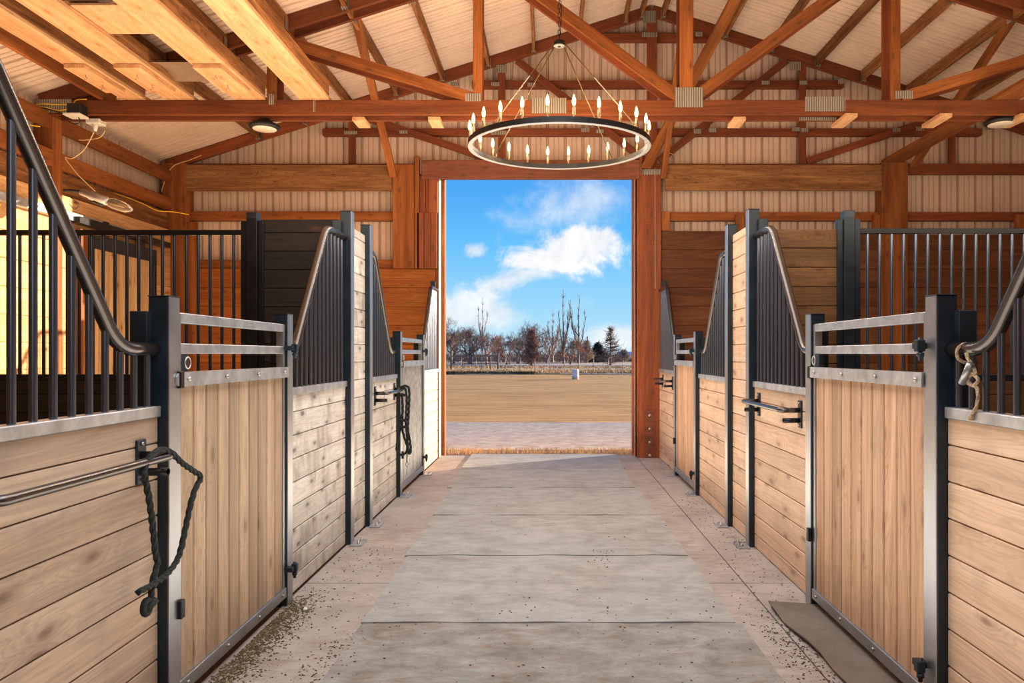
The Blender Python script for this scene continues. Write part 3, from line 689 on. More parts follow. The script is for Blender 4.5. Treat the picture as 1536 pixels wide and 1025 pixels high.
def gate(s, ya, yb, lab, mat, bars=False, hinge_far=True):
    t = thing('stall_gate', (s*1.42, (ya+yb)/2, .05), lab, 'gate', 'low stall gates')
    x0, x1 = s*1.40, s*1.44; G = 'galv'
    for z0, z1 in ((1.462, 1.502), (1.345, 1.385)):
        mb = MB(); mb.cbox(x0, x1, ya+.03, yb-.03, z0, z1, .003); mb.build('top_rail', G, t)
    for y0 in (ya+.008, yb-.034):
        mb = MB(); mb.cbox(x0, x1, y0, y0+.026, .05, 1.50, .003); mb.build('gate_stile', 'steel', t)
    # bolted plate
    pa, pb = (ya-.035, yb-.01) if hinge_far else (ya+.01, yb+.02)
    mb = MB(); r = .0275; zc = 1.248
    prof = []
    if hinge_far:
        for j in range(9):
            a = PI/2+PI*j/8; prof.append((pa+r+r*math.cos(a), zc+r*math.sin(a)))
        prof += [(pb, zc-r), (pb, zc+r)]
    else:
        prof = [(pa, zc+r), (pa, zc-r), (pb, zc-r), (pb, zc+r)]
    vs = [(s*1.38, y, z) for y, z in prof]+[(s*1.388, y, z) for y, z in prof]; k = len(prof)
    mb.add(vs, [tuple(range(k)), tuple(range(2*k-1, k-1, -1))]+[(i, (i+1) % k, (i+1) % k+k, i+k) for i in range(k)])
    mb.box(s*1.388, s*1.43, ya+.03, yb-.03, 1.221, 1.275)
    pp = mb.build('bolted_rail', G, t)
    for f in (.04, .33, .63, .93):
        mb = MB(); y = ya+(yb-ya)*f; mb.tube([(s*1.381, y, 1.248), (s*1.371, y, 1.248)], .009, 8); mb.build('bolt', 'bolt', pp)
    mb = MB(); mb.cbox(s*1.392, x1, ya+.01, yb-.01, .05, .105, .003); br = mb.build('bottom_rail', 'steel', t)
    for f in (.06, .37, .67, .94):
        mb = MB(); y = ya+(yb-ya)*f; mb.tube([(s*1.393, y, .078), (s*1.386, y, .078)], .008, 8); mb.build('bolt', 'bolt', br)
    if bars:
        n = int((yb-ya-.08)/.075)
        for k in range(n+1):
            y = ya+.05+k*(yb-ya-.1)/n
            mb = MB(); mb.tube([(s*1.42, y, .1), (s*1.42, y, 1.225)], .0115, 10, caps=False); mb.build('bar', 'galv', t)
    else:
        n = 10; w = (yb-ya-.068)/n; mb = MB()
        for k in range(n):
            a = ya+.034+k*w; mb.cbox(s*1.405, s*1.432, a+.0045, a+w-.0045, .1, 1.224, .004)
        mb.build('vertical_slats', mat, t); mb = MB(); mb.box(s*1.4325, s*1.437, ya+.034, yb-.034, .1, 1.224); mb.build('groove_shade_sheet', 'groove', t)  # dark sheet behind the slats paints shade into the grooves
    # hinges (clamp + eye bolt)
    for z in (1.375, .2):
        mb = MB(); yy = yb if hinge_far else ya
        sg_ = 1 if hinge_far else -1
        mb.cbox(s*1.355, s*1.395, yy-sg_*.03, yy+sg_*.012, z-.012, z+.012, .002) if sg_ > 0 else mb.cbox(s*1.355, s*1.395, yy-.012, yy+.03, z-.012, z+.012, .002)
        mb.cbox(s*1.345, s*1.375, yy-.012+sg_*.02, yy+.018+sg_*.02, z-.022, z+.022, .003)
        mb.tube([(s*1.36, yy+sg_*.022, z-.055), (s*1.36, yy+sg_*.022, z+.03)], .008, 8)
        mb.tube([(s*1.36, yy+sg_*.022, z-.04), (s*1.36, yy+sg_*.022, z-.025)], .013, 6)
        mb.build('hinge', 'steel_dark', t)
    # ring latch
    yy = ya+.06 if hinge_far else yb-.05
    mb = MB(); c = Vector((s*1.396, yy, 1.31)); pts = [c+Vector((-s*.008, .022*math.cos(a), .022*math.sin(a))) for a in [j*2*PI/16 for j in range(17)]]
    mb.tube(pts, .0035, 6, caps=False); mb.build('latch_ring', 'bolt', t)
    mb = MB(); mb.cbox(s*1.402, s*1.43, yy-.035, yy+.035, 1.277, 1.343, .002); mb.build('latch_plate', 'steel_dark', t)
    mb = MB(); y2 = ya-.004 if hinge_far else yb+.004
    mb.cbox(s*1.372, s*1.392, y2-.014, y2+.014, .35, .42, .003); mb.build('latch_catch', 'black_steel', t); mb = MB(); mb.cbox(s*1.376, s*1.392, y2-.016, y2+.016, 1.215, 1.28, .003); mb.build('latch_catch', 'black_steel', t)
    return t
P = PY[-1]
panel(-1, P['Z']+PT, P['A'], False, 'near left stall panel with thick dark sloping pipe at the left edge of view', 'plank')
gate(-1, P['A']+PT, P['B'], 'near left gate of upright pale slats below two grey rails', 'slat', hinge_far=True)
panel(-1, P['B']+PT, P['C'], True, 'left stall panel between the near gate and the plank column, dark-smudged planks', 'plank_w')
panel(-1, P['D']+PT, P['E'], False, 'left stall panel beyond the plank column, behind the rack holding black rope', 'plank_w')
gate(-1, P['E']+PT, P['F'], 'far left gate filled with upright steel bars', 'slat', bars=True, hinge_far=True)
panel(-1, P['F']+PT, 9.36, True, 'sunlit last left stall panel next to the doorway', 'plank_b')
P = PY[1]
panel(1, P['Z']+PT, P['A'], False, 'near right stall panel with thick dark pipe at the right edge of view', 'plank_b')
gate(1, P['A']+PT, P['B'], 'near right gate of warm upright slats with ring latch', 'slat_r', hinge_far=False)
panel(1, P['B']+PT, P['C'], True, 'right stall panel between the near gate and the plank column, carrying a blanket bar', 'plank_b')
panel(1, P['D']+PT, P['E'], False, 'right stall panel beyond the plank column', 'plank_b')
gate(1, P['E']+PT, P['F'], 'far right gate of upright orange slats', 'slat_r', hinge_far=False)
panel(1, P['F']+PT, 9.38, True, 'last right stall panel against the doorway post', 'plank_b')
for s, mt in ((-1, 'plank_w'), (1, 'plank_b')):
    P = PY[s]; mb = MB(); planks_side(mb, P['C']+PT, P['D'], 1.43, s, .003, 2.27, LINES)
    tag(mb.build('plank_column', mt), 'tall bleached plank column between two steel posts on the left' if s < 0 else 'tall butter-coloured plank column between two steel posts on the right', 'plank wall')
    # trim channel beside column
    # partition
    yp = P['C']+.035; zt = 2.30 if s < 0 else 2.217
    t = thing('stall_partition', (s*3, yp, 0), ('dark partition between the left stalls with black bar grill' if s < 0 else 'brown partition between the right stalls with black bar grill'), 'partition', 'partitions between stalls')
    mb = MB(); planks_h(mb, min(s*1.50, s*2.04), max(s*1.50, s*2.04), yp, 0, zt, .1315 if s < 0 else .135, .036, first=(.1 if s < 0 else .06)); mb.build('solid_boards', 'part_dark' if s < 0 else 'part_wood', t)
    psm = 'black_steel' if s < 0 else 'steel_dark'
    mb = MB(); mb.cbox(s*2.055, s*2.131, yp-.035, yp+.041, 0, 2.345, .004); mb.build('partition_post', psm, t)
    mb = MB(); mb.cbox(s*2.015, s*2.052, yp-.02, yp+.03, 0, 2.285, .003); mb.cbox(s*1.47, s*1.50, yp-.02, yp+.03, 0, 2.28, .003); mb.cbox(s*2.134, s*2.175, yp-.02, yp+.03, 0, 2.285, .003); mb.build('side_channel', psm, t)
    xe = 4.82 if s < 0 else 7.3
    mb = MB(); mb.cbox(s*2.175, s*xe, yp, yp+.036, 2.187, 2.225, .003); mb.build('grill_rail', 'black_steel', t)
    mb = MB(); mb.cbox(s*2.175, s*xe, yp, yp+.036, 1.156, 1.2, .003); mb.build('grill_rail', 'black_steel' if s < 0 else 'steel_dark', t)
    mb = MB(); planks_h(mb, min(s*2.175, s*xe), max(s*2.175, s*xe), yp, 0, 1.155, .132, .036); mb.build('lower_boards', 'part_dark' if s < 0 else 'part_wood', t)
    n = int((xe-2.175)/.0845)
    for k in range(1, n+1):
        x = s*(2.155+k*.0845); mb = MB(); mb.tube([(x, yp+.018, 1.195), (x, yp+.018, 2.19)], .0115, 10, caps=False); mb.build('bar', 'bar' if s > 0 else 'black_bar' if 'black_bar' in M else 'bar', t)

# blanket bars
def rack(s, ya, yb, z, lab):
    t = thing('blanket_bar', (s*1.43, (ya+yb)/2, z), lab, 'blanket bar', 'steel blanket bars on the stall fronts')
    mb = MB(); mb.tube(fillet([(s*1.425, ya+.02, z), (s*1.315, ya+.02, z), (s*1.315, yb-.02, z), (s*1.425, yb-.02, z)], .035, 5), .0145, 12); mb.build('bar', 'pipe', t)
    for y in (ya+.02, yb-.02):
        mb = MB(); mb.cbox(s*1.421, s*1.43, y-.028, y+.028, z-.1, z+.055, .002); pl_ = mb.build('mounting_plate', 'steel_dark', t)
        mb = MB()
        for zz in (z+.04, z-.085): mb.tube([(s*1.422, y, zz), (s*1.416, y, zz)], .007, 6)
        mb.build('screw', 'bolt', pl_)
        mb = MB(); mb.tube([(s*1.425, y, z-.058), (s*1.33, y, z-.058), (s*1.33, y, z-.058), (s*1.345, y, z-.058)], [.0145, .0145, .010, .010], 12); mb.build('peg', 'black_steel', t)
rack(-1, 1.72, 2.56, .99, 'steel blanket bar on the near left panel, black lead rope looped over its end')
rack(-1, 5.95, 6.74, 1.02, 'steel blanket bar beyond the left plank column, black rope hanging from it')
rack(1, 4.10, 4.95, 1.025, 'empty steel blanket bar on the right panel beside the near gate')
rack(1, 8.35, 9.10, 1.03, 'small empty blanket bar nearest the doorway on the right')

# ropes
M['rope_b'] = plain('black_rope', (.012, .016, .016), .75, nscale=120, namt=.5)
M['rope_t'] = plain('tan_rope', (.42, .30, .19), .85, nscale=150, namt=.35)
def at(px, py, X):   # point on the plane x = X seen at that photo position
    Y = X*1090/(px-823); return (X, Y, 1.345+(531-py)*Y/1090)
def rope_twist(mb, pts, r, strands=3, tw=60, n=5):
    P_ = smoothpts(pts, 8); L = 0; prev = None
    acc = [0]
    for a, b_ in zip(P_, P_[1:]): acc.append(acc[-1]+(b_-a).length)
    mb.tube(P_, r*.8, 8)
    for k in range(strands):
        q = []
        m_ = max(2, int(acc[-1]/.006)); j = 0
        for i in range(m_+1):
            d = acc[-1]*i/m_
            while j < len(acc)-2 and acc[j+1] < d: j += 1
            t = (d-acc[j])/max(1e-9, acc[j+1]-acc[j]); p = P_[j].lerp(P_[j+1], min(1, t)); tg = (P_[j+1]-P_[j]).normalized()
            u = tg.cross(Vector((.3, .9, .2))).normalized(); v = tg.cross(u)
            a = d*tw+k*2*PI/strands; q.append(p+(u*math.cos(a)+v*math.sin(a))*r*.55)
        mb.tube(q, r*.55, n)
# left near lead rope
t = thing('lead_rope', (-1.33, 2.5, .6), 'black lead rope draped over the near left blanket bar', 'rope')
XR_ = -1.31
seq = [(214, 712), (222, 690), (238, 676), (255, 678), (272, 694), (290, 707), (301, 716), (293, 734), (286, 757), (279, 790), (268, 835), (250, 862), (228, 878), (207, 889)]
mb = MB(); rope_twist(mb, [at(a, b_, XR_+.0) for a, b_ in seq], .0105); mb.build('rope_end', 'rope_b', t)
seq = [(219, 690), (217, 712), (224, 750), (229, 790), (233, 830), (236, 845), (230, 870), (225, 905)]
mb = MB(); rope_twist(mb, [at(a, b_, XR_-.012) for a, b_ in seq], .0105)
mb.build('rope_drop', 'rope_b', t)
c = Vector(at(220, 911, XR_-.01)); mb = MB()
mb.tube([c+Vector((.0, .02*math.cos(a), .022*math.sin(a))) for a in [j*2*PI/14 for j in range(15)]], .011, 8, caps=False)
mb.tube([c+Vector((0, -.01, -.01)), c+Vector((0.01, .035, .012))], .013, 8); mb.build('end_knot', 'rope_b', t)
# left far rope bundle
t = thing('lead_rope', (-1.3, 6.7, .7), 'black braided rope tied in a hank on the farther left blanket bar', 'rope')
def at2(px, py, Y): return ((px-823)*Y/1090, Y, 1.345+(531-py)*Y/1090)
Y0 = 6.55; mb = MB()
rope_twist(mb, [at2(a, b_, Y0) for a, b_ in [(598, 586), (597, 600), (599, 620), (602, 634), (600, 645), (597, 660), (595, 674), (600, 682), (607, 681), (611, 672), (606, 655), (603, 640), (604, 615), (603, 590)]], .011, tw=40)
rope_twist(mb, [at2(a, b_, Y0-.03) for a, b_ in [(600, 582), (607, 579), (613, 582), (614, 595), (613, 620), (612, 645), (615, 662), (616, 676), (613, 680), (611, 660), (609, 630), (610, 600), (608, 584), (603, 583)]], .011, tw=40)
mb.build('rope_loops', 'rope_b', t)
mb = MB(); rope_twist(mb, [at2(a, b_, Y0-.05) for a, b_ in [(597, 632), (604, 630), (611, 634), (610, 640), (602, 640), (598, 636)]], .013, tw=40); mb.build('wrap', 'rope_b', t)
mb = MB(); mb.tube([at2(611, 680, Y0), at2(611, 694, Y0)], .008, 8); mb.tube([Vector(at2(611, 697, Y0))+Vector((.014*math.cos(a), 0, .018*math.sin(a))) for a in [j*.7 for j in range(9)]], .004, 6); mb.build('snap', 'bolt', t)
# right rope on pipe
t = thing('tie_rope', (1.43, 2.45, 1.3), 'tan rope knotted around the near right pipe', 'rope')
Xr = 1.41
mb = MB()
lp = Vector(at(1452, 530, 1.442)); pts = [lp+Vector((.033*math.cos(a), .01*math.sin(a/2), .033*math.sin(a))) for a in [j*.55 for j in range(12)]]
rope_twist(mb, pts, .006)
rope_twist(mb, [at(a, b_, Xr) for a, b_ in [(1449, 530), (1453, 540), (1460, 552), (1464, 562)]], .006)
rope_twist(mb, [at(a, b_, Xr) for a, b_ in [(1464, 562), (1455, 558), (1449, 566), (1452, 575), (1461, 578), (1467, 570), (1460, 562), (1452, 568), (1456, 577), (1465, 582), (1467, 592), (1466, 605), (1462, 616), (1457, 623)]], .006)
mb.build('rope', 'rope_t', t)
mb = MB(); mb.lathe(at(1457, 626, Xr), [(0, -.012), (.009, -.01), (.011, 0), (.008, .008), (0, .01)], 10); mb.build('frayed_end', 'rope_t', t)
mb = MB(); mb.tube([at(1456, 546, 1.40), at(1443, 575, 1.40)], .012, 12); mb.build('toggle', 'steel', t)

# ------------------------------------------------------------------ chandelier
cxh, cyh, zr, RR = .088, 6.05, 3.056, .755
t = thing('wagon_wheel_chandelier', (cxh, cyh, zr), 'black ring chandelier with glowing candle bulbs hanging in the doorway axis', 'chandelier')
n = 96; 
def ringmesh(r0, r1, z0, z1):
    vs = []
    for r, z in ((r0, z0), (r1, z0), (r1, z1), (r0, z1)):
        vs += [(cxh+r*math.cos(2*PI*j/n), cyh+r*math.sin(2*PI*j/n), z) for j in range(n)]
    fs = [(k*n+j, k*n+(j+1) % n, ((k+1) % 4)*n+(j+1) % n, ((k+1) % 4)*n+j) for k in range(4) for j in range(n)]
    mb = MB(); mb.add(vs, fs, .5); return mb
ringmesh(RR-.028, RR, zr, zr+.042).build('ring', 'chand_black', t)
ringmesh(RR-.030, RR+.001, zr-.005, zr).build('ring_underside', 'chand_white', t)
for k in range(24):
    a = 2*PI*(k+.5)/24; x, y = cxh+(RR-.014)*math.cos(a), cyh+(RR-.014)*math.sin(a)
    mb = MB(); mb.lathe((x, y, zr+.042), [(.012, -.03), (.0115, .07), (.008, .072), (.008, .082), (0, .083)], 12); c = mb.build('candle_holder', 'brass', t)
    mb = MB(); mb.lathe((x, y, zr+.118), [(.004, 0), (.011, .012), (.0145, .03), (.013, .05), (.008, .072), (.002, .088), (0, .089)], 12); mb.build('bulb', 'bulb', c)
hub = Vector((cxh, cyh, PZ(70, cyh)))
mb = MB(); mb.lathe(hub, [(0, -.012), (.012, -.012), (.012, -.004), (.05, -.002), (.052, .0), (.052, .03), (.015, .035), (.012, .05), (0, .05)], 28); hb_ = mb.build('hub', 'chand_black', t)
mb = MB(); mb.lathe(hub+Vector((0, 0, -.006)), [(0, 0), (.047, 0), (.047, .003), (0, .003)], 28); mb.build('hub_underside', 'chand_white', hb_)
for k in range(4):
    a = PI/4+k*PI/2
    p0 = hub+Vector((.05*math.cos(a), .05*math.sin(a), .015)); p1 = Vector((cxh+(RR-.014)*math.cos(a+.08), cyh+(RR-.014)*math.sin(a+.08), zr+.07))
    mb = MB(); mb.tube([p0, p1], .0045, 8)
    c = p1+Vector((0, 0, -.0)); mb.tube([c+Vector((.011*math.cos(b_)*math.cos(a), .011*math.cos(b_)*math.sin(a), -.012+.016*math.sin(b_))) for b_ in [j*.7 for j in range(10)]], .003, 6)
    mb.build('rod', 'brass', t)
def chain(mb, p0, p1, L=.045, w=.011, r=.003):
    p0, p1 = Vector(p0), Vector(p1); d = p1-p0; n_ = int(d.length/(L*.8)); u = d.normalized(); a = u.cross(Vector((0, 1, 0))).normalized(); b_ = u.cross(a)
    for i in range(n_+1):
        c = p0+d*i/max(n_, 1); s_ = a if i % 2 else b_
        pts = [c+u*(L/2-w)*(1 if math.sin(q) > 0 else -1)+u*w*math.sin(q)+s_*w*math.cos(q) for q in [j*2*PI/10+.01 for j in range(11)]]
        mb.tube(pts, r, 5, caps=False)
zroof = hb(cxh)+.15
mb = MB(); chain(mb, hub+Vector((0, 0, .07)), (cxh, cyh, zroof-.02)); mb.tube(smoothpts([hub+Vector((0, 0, .05)), hub+Vector((.02, 0, .3)), hub+Vector((-.015, 0, .6)), (cxh, cyh, zroof)], 6), .003, 6)
mb.build('chain', 'chand_black', t)
t.rotation_euler.x = math.radians(1.5)
# pull chain
mb = MB(); chain(mb, (1.37, 9.33, 3.72), (1.37, 9.33, 2.2), L=.03, w=.007, r=.002); tag(mb.build('pull_chain', 'bolt'), 'thin metal chain hanging down the doorway right post', 'chain')

# high bay lights
M['led'] = plain('frosted_lens', (.6, .52, .44), .5, emis=(1, .72, .45), es=.0)
def highbay(x, y, z, lab):
    t = thing('high_bay_light', (x, y, z), lab, 'ceiling light', 'round high bay lights')
    mb = MB(); mb.lathe((x, y, z), [(.118, -.012), (.128, -.012), (.142, 0), (.142, .02), (.12, .04), (.06, .055), (.055, .085), (0, .09)], 32); mb.build('housing', 'rubber_black', t)
    mb = MB()
    for k in range(28):
        a = k*2*PI/28; mb.tube([(x+.145*math.cos(a), y+.145*math.sin(a), z), (x+.145*math.cos(a), y+.145*math.sin(a), z+.02)], .006, 5)
    mb.build('cooling_fin', 'rubber_black', t)
    mb = MB(); mb.lathe((x, y, z-.012), [(0, -.004), (.112, -.004), (.117, .002), (0, .003)], 32); mb.build('lens', 'led', t)
    mb = MB(); mb.tube([(x, y, z+.08), (x, y, 3.668)], .007, 8); mb.tube(smoothpts([(x+.03, y, z+.05), (x+.08, y, z+.13), (x+.02, y, 3.66)], 5), .004, 6); mb.build('hook', 'black_steel', t)
highbay(PX(397, 7.24), 7.24, PZ(192, 7.24), 'round black high bay light hanging under the truss at left')
highbay(PX(1501, 7.24), 7.24, PZ(185, 7.24), 'round black high bay light hanging under the truss at far right')
# sensor box, cables at left end of truss
t = thing('wired_sensor', (PX(117, 7.0), 6.98, 3.68), 'small black junction box with white plate on the left end of the truss', 'sensor')
mb = MB(); mb.cbox(PX(107, 7), PX(127, 7), 6.93, 7.045, PZ(174, 7), PZ(158, 7), .006); mb.build('housing', 'rubber_black', t)
mb = MB(); mb.cbox(PX(104, 7), PX(129, 7), 6.90, 7.045, PZ(177, 7), PZ(174, 7), .002); mb.build('plate', 'white', t)
mb = MB(); mb.tube(smoothpts([at2(118, 176, 6.98), at2(120, 183, 6.98), at2(112, 186, 6.98), at2(100, 180, 7.0), at2(92, 170, 7.02), at2(70, 163, 7.03), at2(50, 160, 7.03)], 6), .005, 6); mb.build('cord', 'rubber_black', t)
def cable(pts, lab, mat='yellow', r=.005, name='cable'):
    mb = MB(); mb.tube(smoothpts(pts, 6), r, 6); tag(mb.build(name, mat), lab, 'cable', 'loose cables on the left wall')
cable([at2(a, b_, 7.02) for a, b_ in [(48, 160), (62, 156), (85, 157), (107, 156), (115, 150), (130, 149)]], 'yellow cable along the upper edge of the truss nail plate')
cable([at2(a, b_, 7.03) for a, b_ in [(48, 160), (68, 161), (88, 166), (107, 162)]], 'yellow cable sagging across the truss nail plate to the black box')
cable([at2(a, b_, 9.3) for a, b_ in [(302, 233), (285, 240), (262, 248), (250, 262), (246, 275), (242, 288)]], 'cream wire curving over the far left corner post', 'tan_cable')
cable([at2(a, b_, 8.2) for a, b_ in [(160, 286), (190, 296), (215, 306), (236, 316), (260, 318), (283, 322)]], 'yellow wire running down to the far left corner post')
cable([at2(a, b_, 7.3) for a, b_ in [(158, 195), (150, 206), (130, 210), (118, 210)]], 'short cream wire loop under the clear lamp socket', 'tan_cable')
cable([at2(a, b_, 7.0) for a, b_ in [(141, 198), (134, 212), (125, 226), (108, 238), (98, 237), (115, 260), (130, 275), (143, 287)]], 'long cream wire drooping from the truss to the clear bulb fixture', 'tan_cable')
cable([at2(a, b_, 9.36) for a, b_ in [(975, 215), (985, 225), (1000, 228), (1020, 235), (1042, 236)]], 'thin wire above the right doorway post', 'tan_cable', .003)
cable([at2(a, b_, 6.5) for a, b_ in [(0, 188), (12, 188), (30, 186), (60, 190)]], 'yellow cable behind the near left pipe', 'yellow')
# ceiling hung socket
t = thing('lamp_socket', (PX(143, 7.25), 7.25, 3.6), 'small white lamp socket hanging under the left truss end', 'lamp')
mb = MB(); c = Vector(at2(143, 187, 7.25)); mb.cbox(c.x-.07, c.x+.07, 7.2, 7.32, c.z-.0, c.z+.05, .006); mb.build('mounting_plate', 'white', t)
mb = MB(); mb.lathe(c+Vector((0, 0, -.07)), [(0, 0), (.014, .004), (.02, .03), (.03, .07)], 14); mb.build('socket', 'white', t)
# big clear bulb fixture
gm, nt, b = new_mat('clear_glass'); b.inputs['Base Color'].default_value = (1, .95, .85, 1); b.inputs['Transmission Weight'].default_value = .95; b.inputs['Roughness'].default_value = .06; b.inputs['IOR'].default_value = 1.25
M['glass'] = gm
Yf = 6.9
t = thing('clear_bulb_lamp', at2(160, 300, Yf), 'large clear glass bulb lamp lying slanted by the left wall', 'lamp')
A_ = Vector(at2(122, 288, Yf)); B_ = Vector(at2(160, 302, Yf)); C_ = Vector(at2(200, 316, Yf)); ax_ = (C_-B_).normalized()
mb = MB(); mb.tube([B_+ax_*d for d in (0, .03, .08, .14, .2, .25, .265)], [.03, .045, .052, .05, .042, .02, .003], 18); mb.build('glass_bulb', 'glass', t)
mb = MB(); mb.tube([B_+ax_*.01, B_+ax_*.09, B_+ax_*.18], [.012, .016, .006], 8); mb.build('filament_stem', 'brass', t)
mb = MB(); mb.tube([A_, A_.lerp(B_, .35), A_.lerp(B_, .36), B_, B_+ax_*.02], [.032, .034, .042, .042, .03], 14); mb.build('socket', 'galv', t)
mb = MB(); mb.tube([A_.lerp(B_, .5)-Vector((0, .0, .044)), A_.lerp(B_, .9)-Vector((0, 0, .044))], .02, 10); mb.build('ballast', 'rubber_black', t)
mb = MB(); mb.tube(smoothpts([A_, at2(108, 286, Yf), at2(96, 286, Yf)], 5), .014, 8); mb.tube(smoothpts([at2(105, 296, Yf), at2(118, 306, Yf), at2(112, 314, Yf), at2(104, 306, Yf)], 5), .003, 5); mb.build('cord', 'rubber_black', t)
# hang wire
# ------------------------------------------------------------------ outside
def strip(name, y0, y1, mat, z=-.04, x0=-150, x1=150, nx=2, lab=None, wav=0.0):
    vs = []; fs = []; n_ = 120 if wav else 2
    for i in range(n_+1):
        x = x0+(x1-x0)*i/n_
        a = wav*math.sin(i*1.7)+wav*.5*math.sin(i*4.1); b_ = wav*math.sin(i*1.3+2)
        vs += [(x, y0+(a if y0 > 11 else 0), z), (x, y1+b_, z)]
    for i in range(n_): fs.append((2*i, 2*i+2, 2*i+3, 2*i+1))
    mb = MB(); mb.add(vs, fs, .5); o = mb.build(name, mat); struct(o)
    if lab: o['label'] = lab
M['verge'] = ground_mat('threshold_dirt', (.34, .22, .13), (.18, .12, .07), (.5, .38, .24), .6, 6, lt=(.6, .48, .33))
M['gravel'] = ground_mat('gravel', (.68, .57, .43), (.42, .33, .24), (.9, .82, .7), .9, 5, lt=(.86, .8, .7), bs=1.0)
# arena dirt with harrow lines
m, nt, b = new_mat('arena_dirt'); tc = nd(nt, 'ShaderNodeTexCoord'); v = tc.outputs['Object']
n1 = noise(nt, mapping(nt, v, (.35, 2.6, 1)), 1.0, 6, .65, .8); n2 = noise(nt, v, .22, 3); n3 = noise(nt, v, 9, 4, .7)
c = ramp(nt, n1, [(.34, (.40, .17, .045)), (.47, (.74, .38, .09)), (.66, (.88, .50, .15))])
n6 = noise(nt, mapping(nt, v, (.5, 5.5, 1)), 1.0, 5, .75, 1.0)
c = mixc(nt, 1.0, c, ramp(nt, n6, [(.36, .5), (.5, 1.0)]), 'MULTIPLY')
c = mixc(nt, .3, c, ramp(nt, n2, [(.35, (.64, .31, .08)), (.65, (.90, .52, .16))])); c = mixc(nt, .25, c, ramp(nt, n3, [(.35, .35), (.65, 1.0)]), 'MULTIPLY')
nt.links.new(c, b.inputs['Base Color']); b.inputs['Roughness'].default_value = .95; bump(nt, n1, b, .6, .08); M['arena'] = m
m, nt, b = new_mat('dry_grass'); tc = nd(nt, 'ShaderNodeTexCoord'); v = tc.outputs['Object']
n1 = noise(nt, mapping(nt, v, (.25, 1, 1)), 1.2, 6, .7, .5)
nt.links.new(ramp(nt, n1, [(.34, (.30, .2, .1)), (.5, (.62, .46, .25)), (.68, (.85, .7, .45))]), b.inputs['Base Color']); b.inputs['Roughness'].default_value = .95; M['drygrass'] = m
M['asphalt'] = ground_mat('road_surface', (.60, .58, .60), (.5, .48, .5), (.5, .5, .5), .3, .5)
strip('ground_verge', 9.60, 10.45, 'verge', -.035)
strip('ground_gravel', 10.4, 14.9, 'gravel', -.05, wav=.12)
strip('ground_arena', 14.6, 52, 'arena', -.06, wav=.35)
strip('ground_grass', 49, 95, 'drygrass', -.02, wav=.9)
strip('road', 80, 88, 'asphalt', 0.03, wav=0)
strip('ground_field', 94, 600, 'drygrass', -.03)
# grass berm tufts at arena edge
M['tuft'] = plain('straw_grass', (.68, .47, .24), .9, nscale=.4, namt=.45)
def tufts(n, fn, h, mat, lab):
    mb = MB()
    for _ in range(n):
        x, y = fn()
        for q in range(4):
            a = R.random()*6.3; hh = h*R.uniform(.5, 1.2); w = .04*h*4; dx, dy = math.cos(a)*hh*.4, math.sin(a)*hh*.4
            mb.add([(x-w*math.sin(a), y+w*math.cos(a), -.05), (x+w*math.sin(a), y-w*math.cos(a), -.05), (x+dx, y+dy, hh)], [(0, 1, 2)])
    tag(mb.build('dry_grass_tufts', mat), lab, 'grass', kind='stuff')
tufts(3000, lambda: (R.uniform(-14, 14), R.uniform(50, 58)), .22, 'tuft', 'tan dry grass edging the far side of the dirt arena')
tufts(2600, lambda: (R.uniform(-18, 20), R.uniform(68, 77)), .2, 'tuft', 'tall dry grass in front of the bare trees')
M['tuft_d'] = plain('dark_grass', (.12, .09, .045), .9, nscale=.4, namt=.4)
tufts(1500, lambda: (R.uniform(-13, -1), R.uniform(49.5, 51.5)), .16, 'tuft_d', 'dark weeds along the near edge of the grass verge')
tufts(900, lambda: (R.uniform(-1.6, 1.5), R.uniform(9.9, 10.45)), .02, 'tuft', 'short dry weeds just outside the doorway')
# white barrel
M['whitebarrel'] = plain('white_barrel_paint', (.85, .78, .74), .5)
bx, by = (863-823)*40/1090, 40.0
t = thing('barrel', (bx, by, -.05), 'small white barrel standing on the dirt arena', 'barrel')
mb = MB(); mb.lathe((bx, by, -.06), [(.17, 0), (.185, .01), (.185, .15), (.192, .16), (.192, .175), (.185, .185), (.185, .36), (.192, .37), (.192, .385), (.185, .395), (.185, .52), (.175, .54), (0, .535)], 20); mb.build('drum', 'whitebarrel', t)
mb = MB(); mb.lathe((bx+.08, by, .475), [(.03, 0), (.03, .02), (0, .02)], 10); mb.build('bung', 'white', t)
# fence
M['fencewood'] = wood('weathered_fence', (.33, .26, .2), (.2, .15, .11), 'X', knots=.2)
M['wire'] = plain('fence_wire', (.25, .2, .17), .5)
def fx(px, Y): return (px-823)*Y/1090
t = thing('rail_fence', (fx(710, 66), 66, 0), 'weathered rail fence section with two tall posts at left beyond the arena', 'fence')
for px, Y, top in ((677, 64, 526), (747, 64, 531)):
    x = fx(px, Y); mb = MB(); mb.tube([(x, Y, -.05), (x, Y, PZ(top, Y))], .09, 8); mb.build('post', 'fencewood', t)
for px in (694, 708, 722, 735): x = fx(px, 64); mb = MB(); mb.tube([(x, 64, -.05), (x, 64, 1.15)], .04, 6); mb.build('picket', 'fencewood', t)
for z in (.45, .75, 1.12): beam('rail', (fx(677, 64), 64.0, z), (fx(747, 64), 64.0, z+.03), .05, .09, 'fencewood', t)
t = thing('wire_fence', (0, 62, 0), 'low wire fence on thin stakes running across behind the arena', 'fence')
for i, px in enumerate(range(560, 1080, 22)):
    x = fx(px, 62); mb = MB(); mb.tube([(x, 62, -.05), (x+.02, 62, 1.0+.1*(i % 3 == 0))], .03, 5); mb.build('stake', 'wire', t)
mb = MB()
for z in (.35, .65, .95): mb.tube([(fx(560, 62), 62, z), (fx(823, 62), 62, z-.03), (fx(1070, 62), 62, z)], .012, 4)
mb.build('wires', 'wire', t)
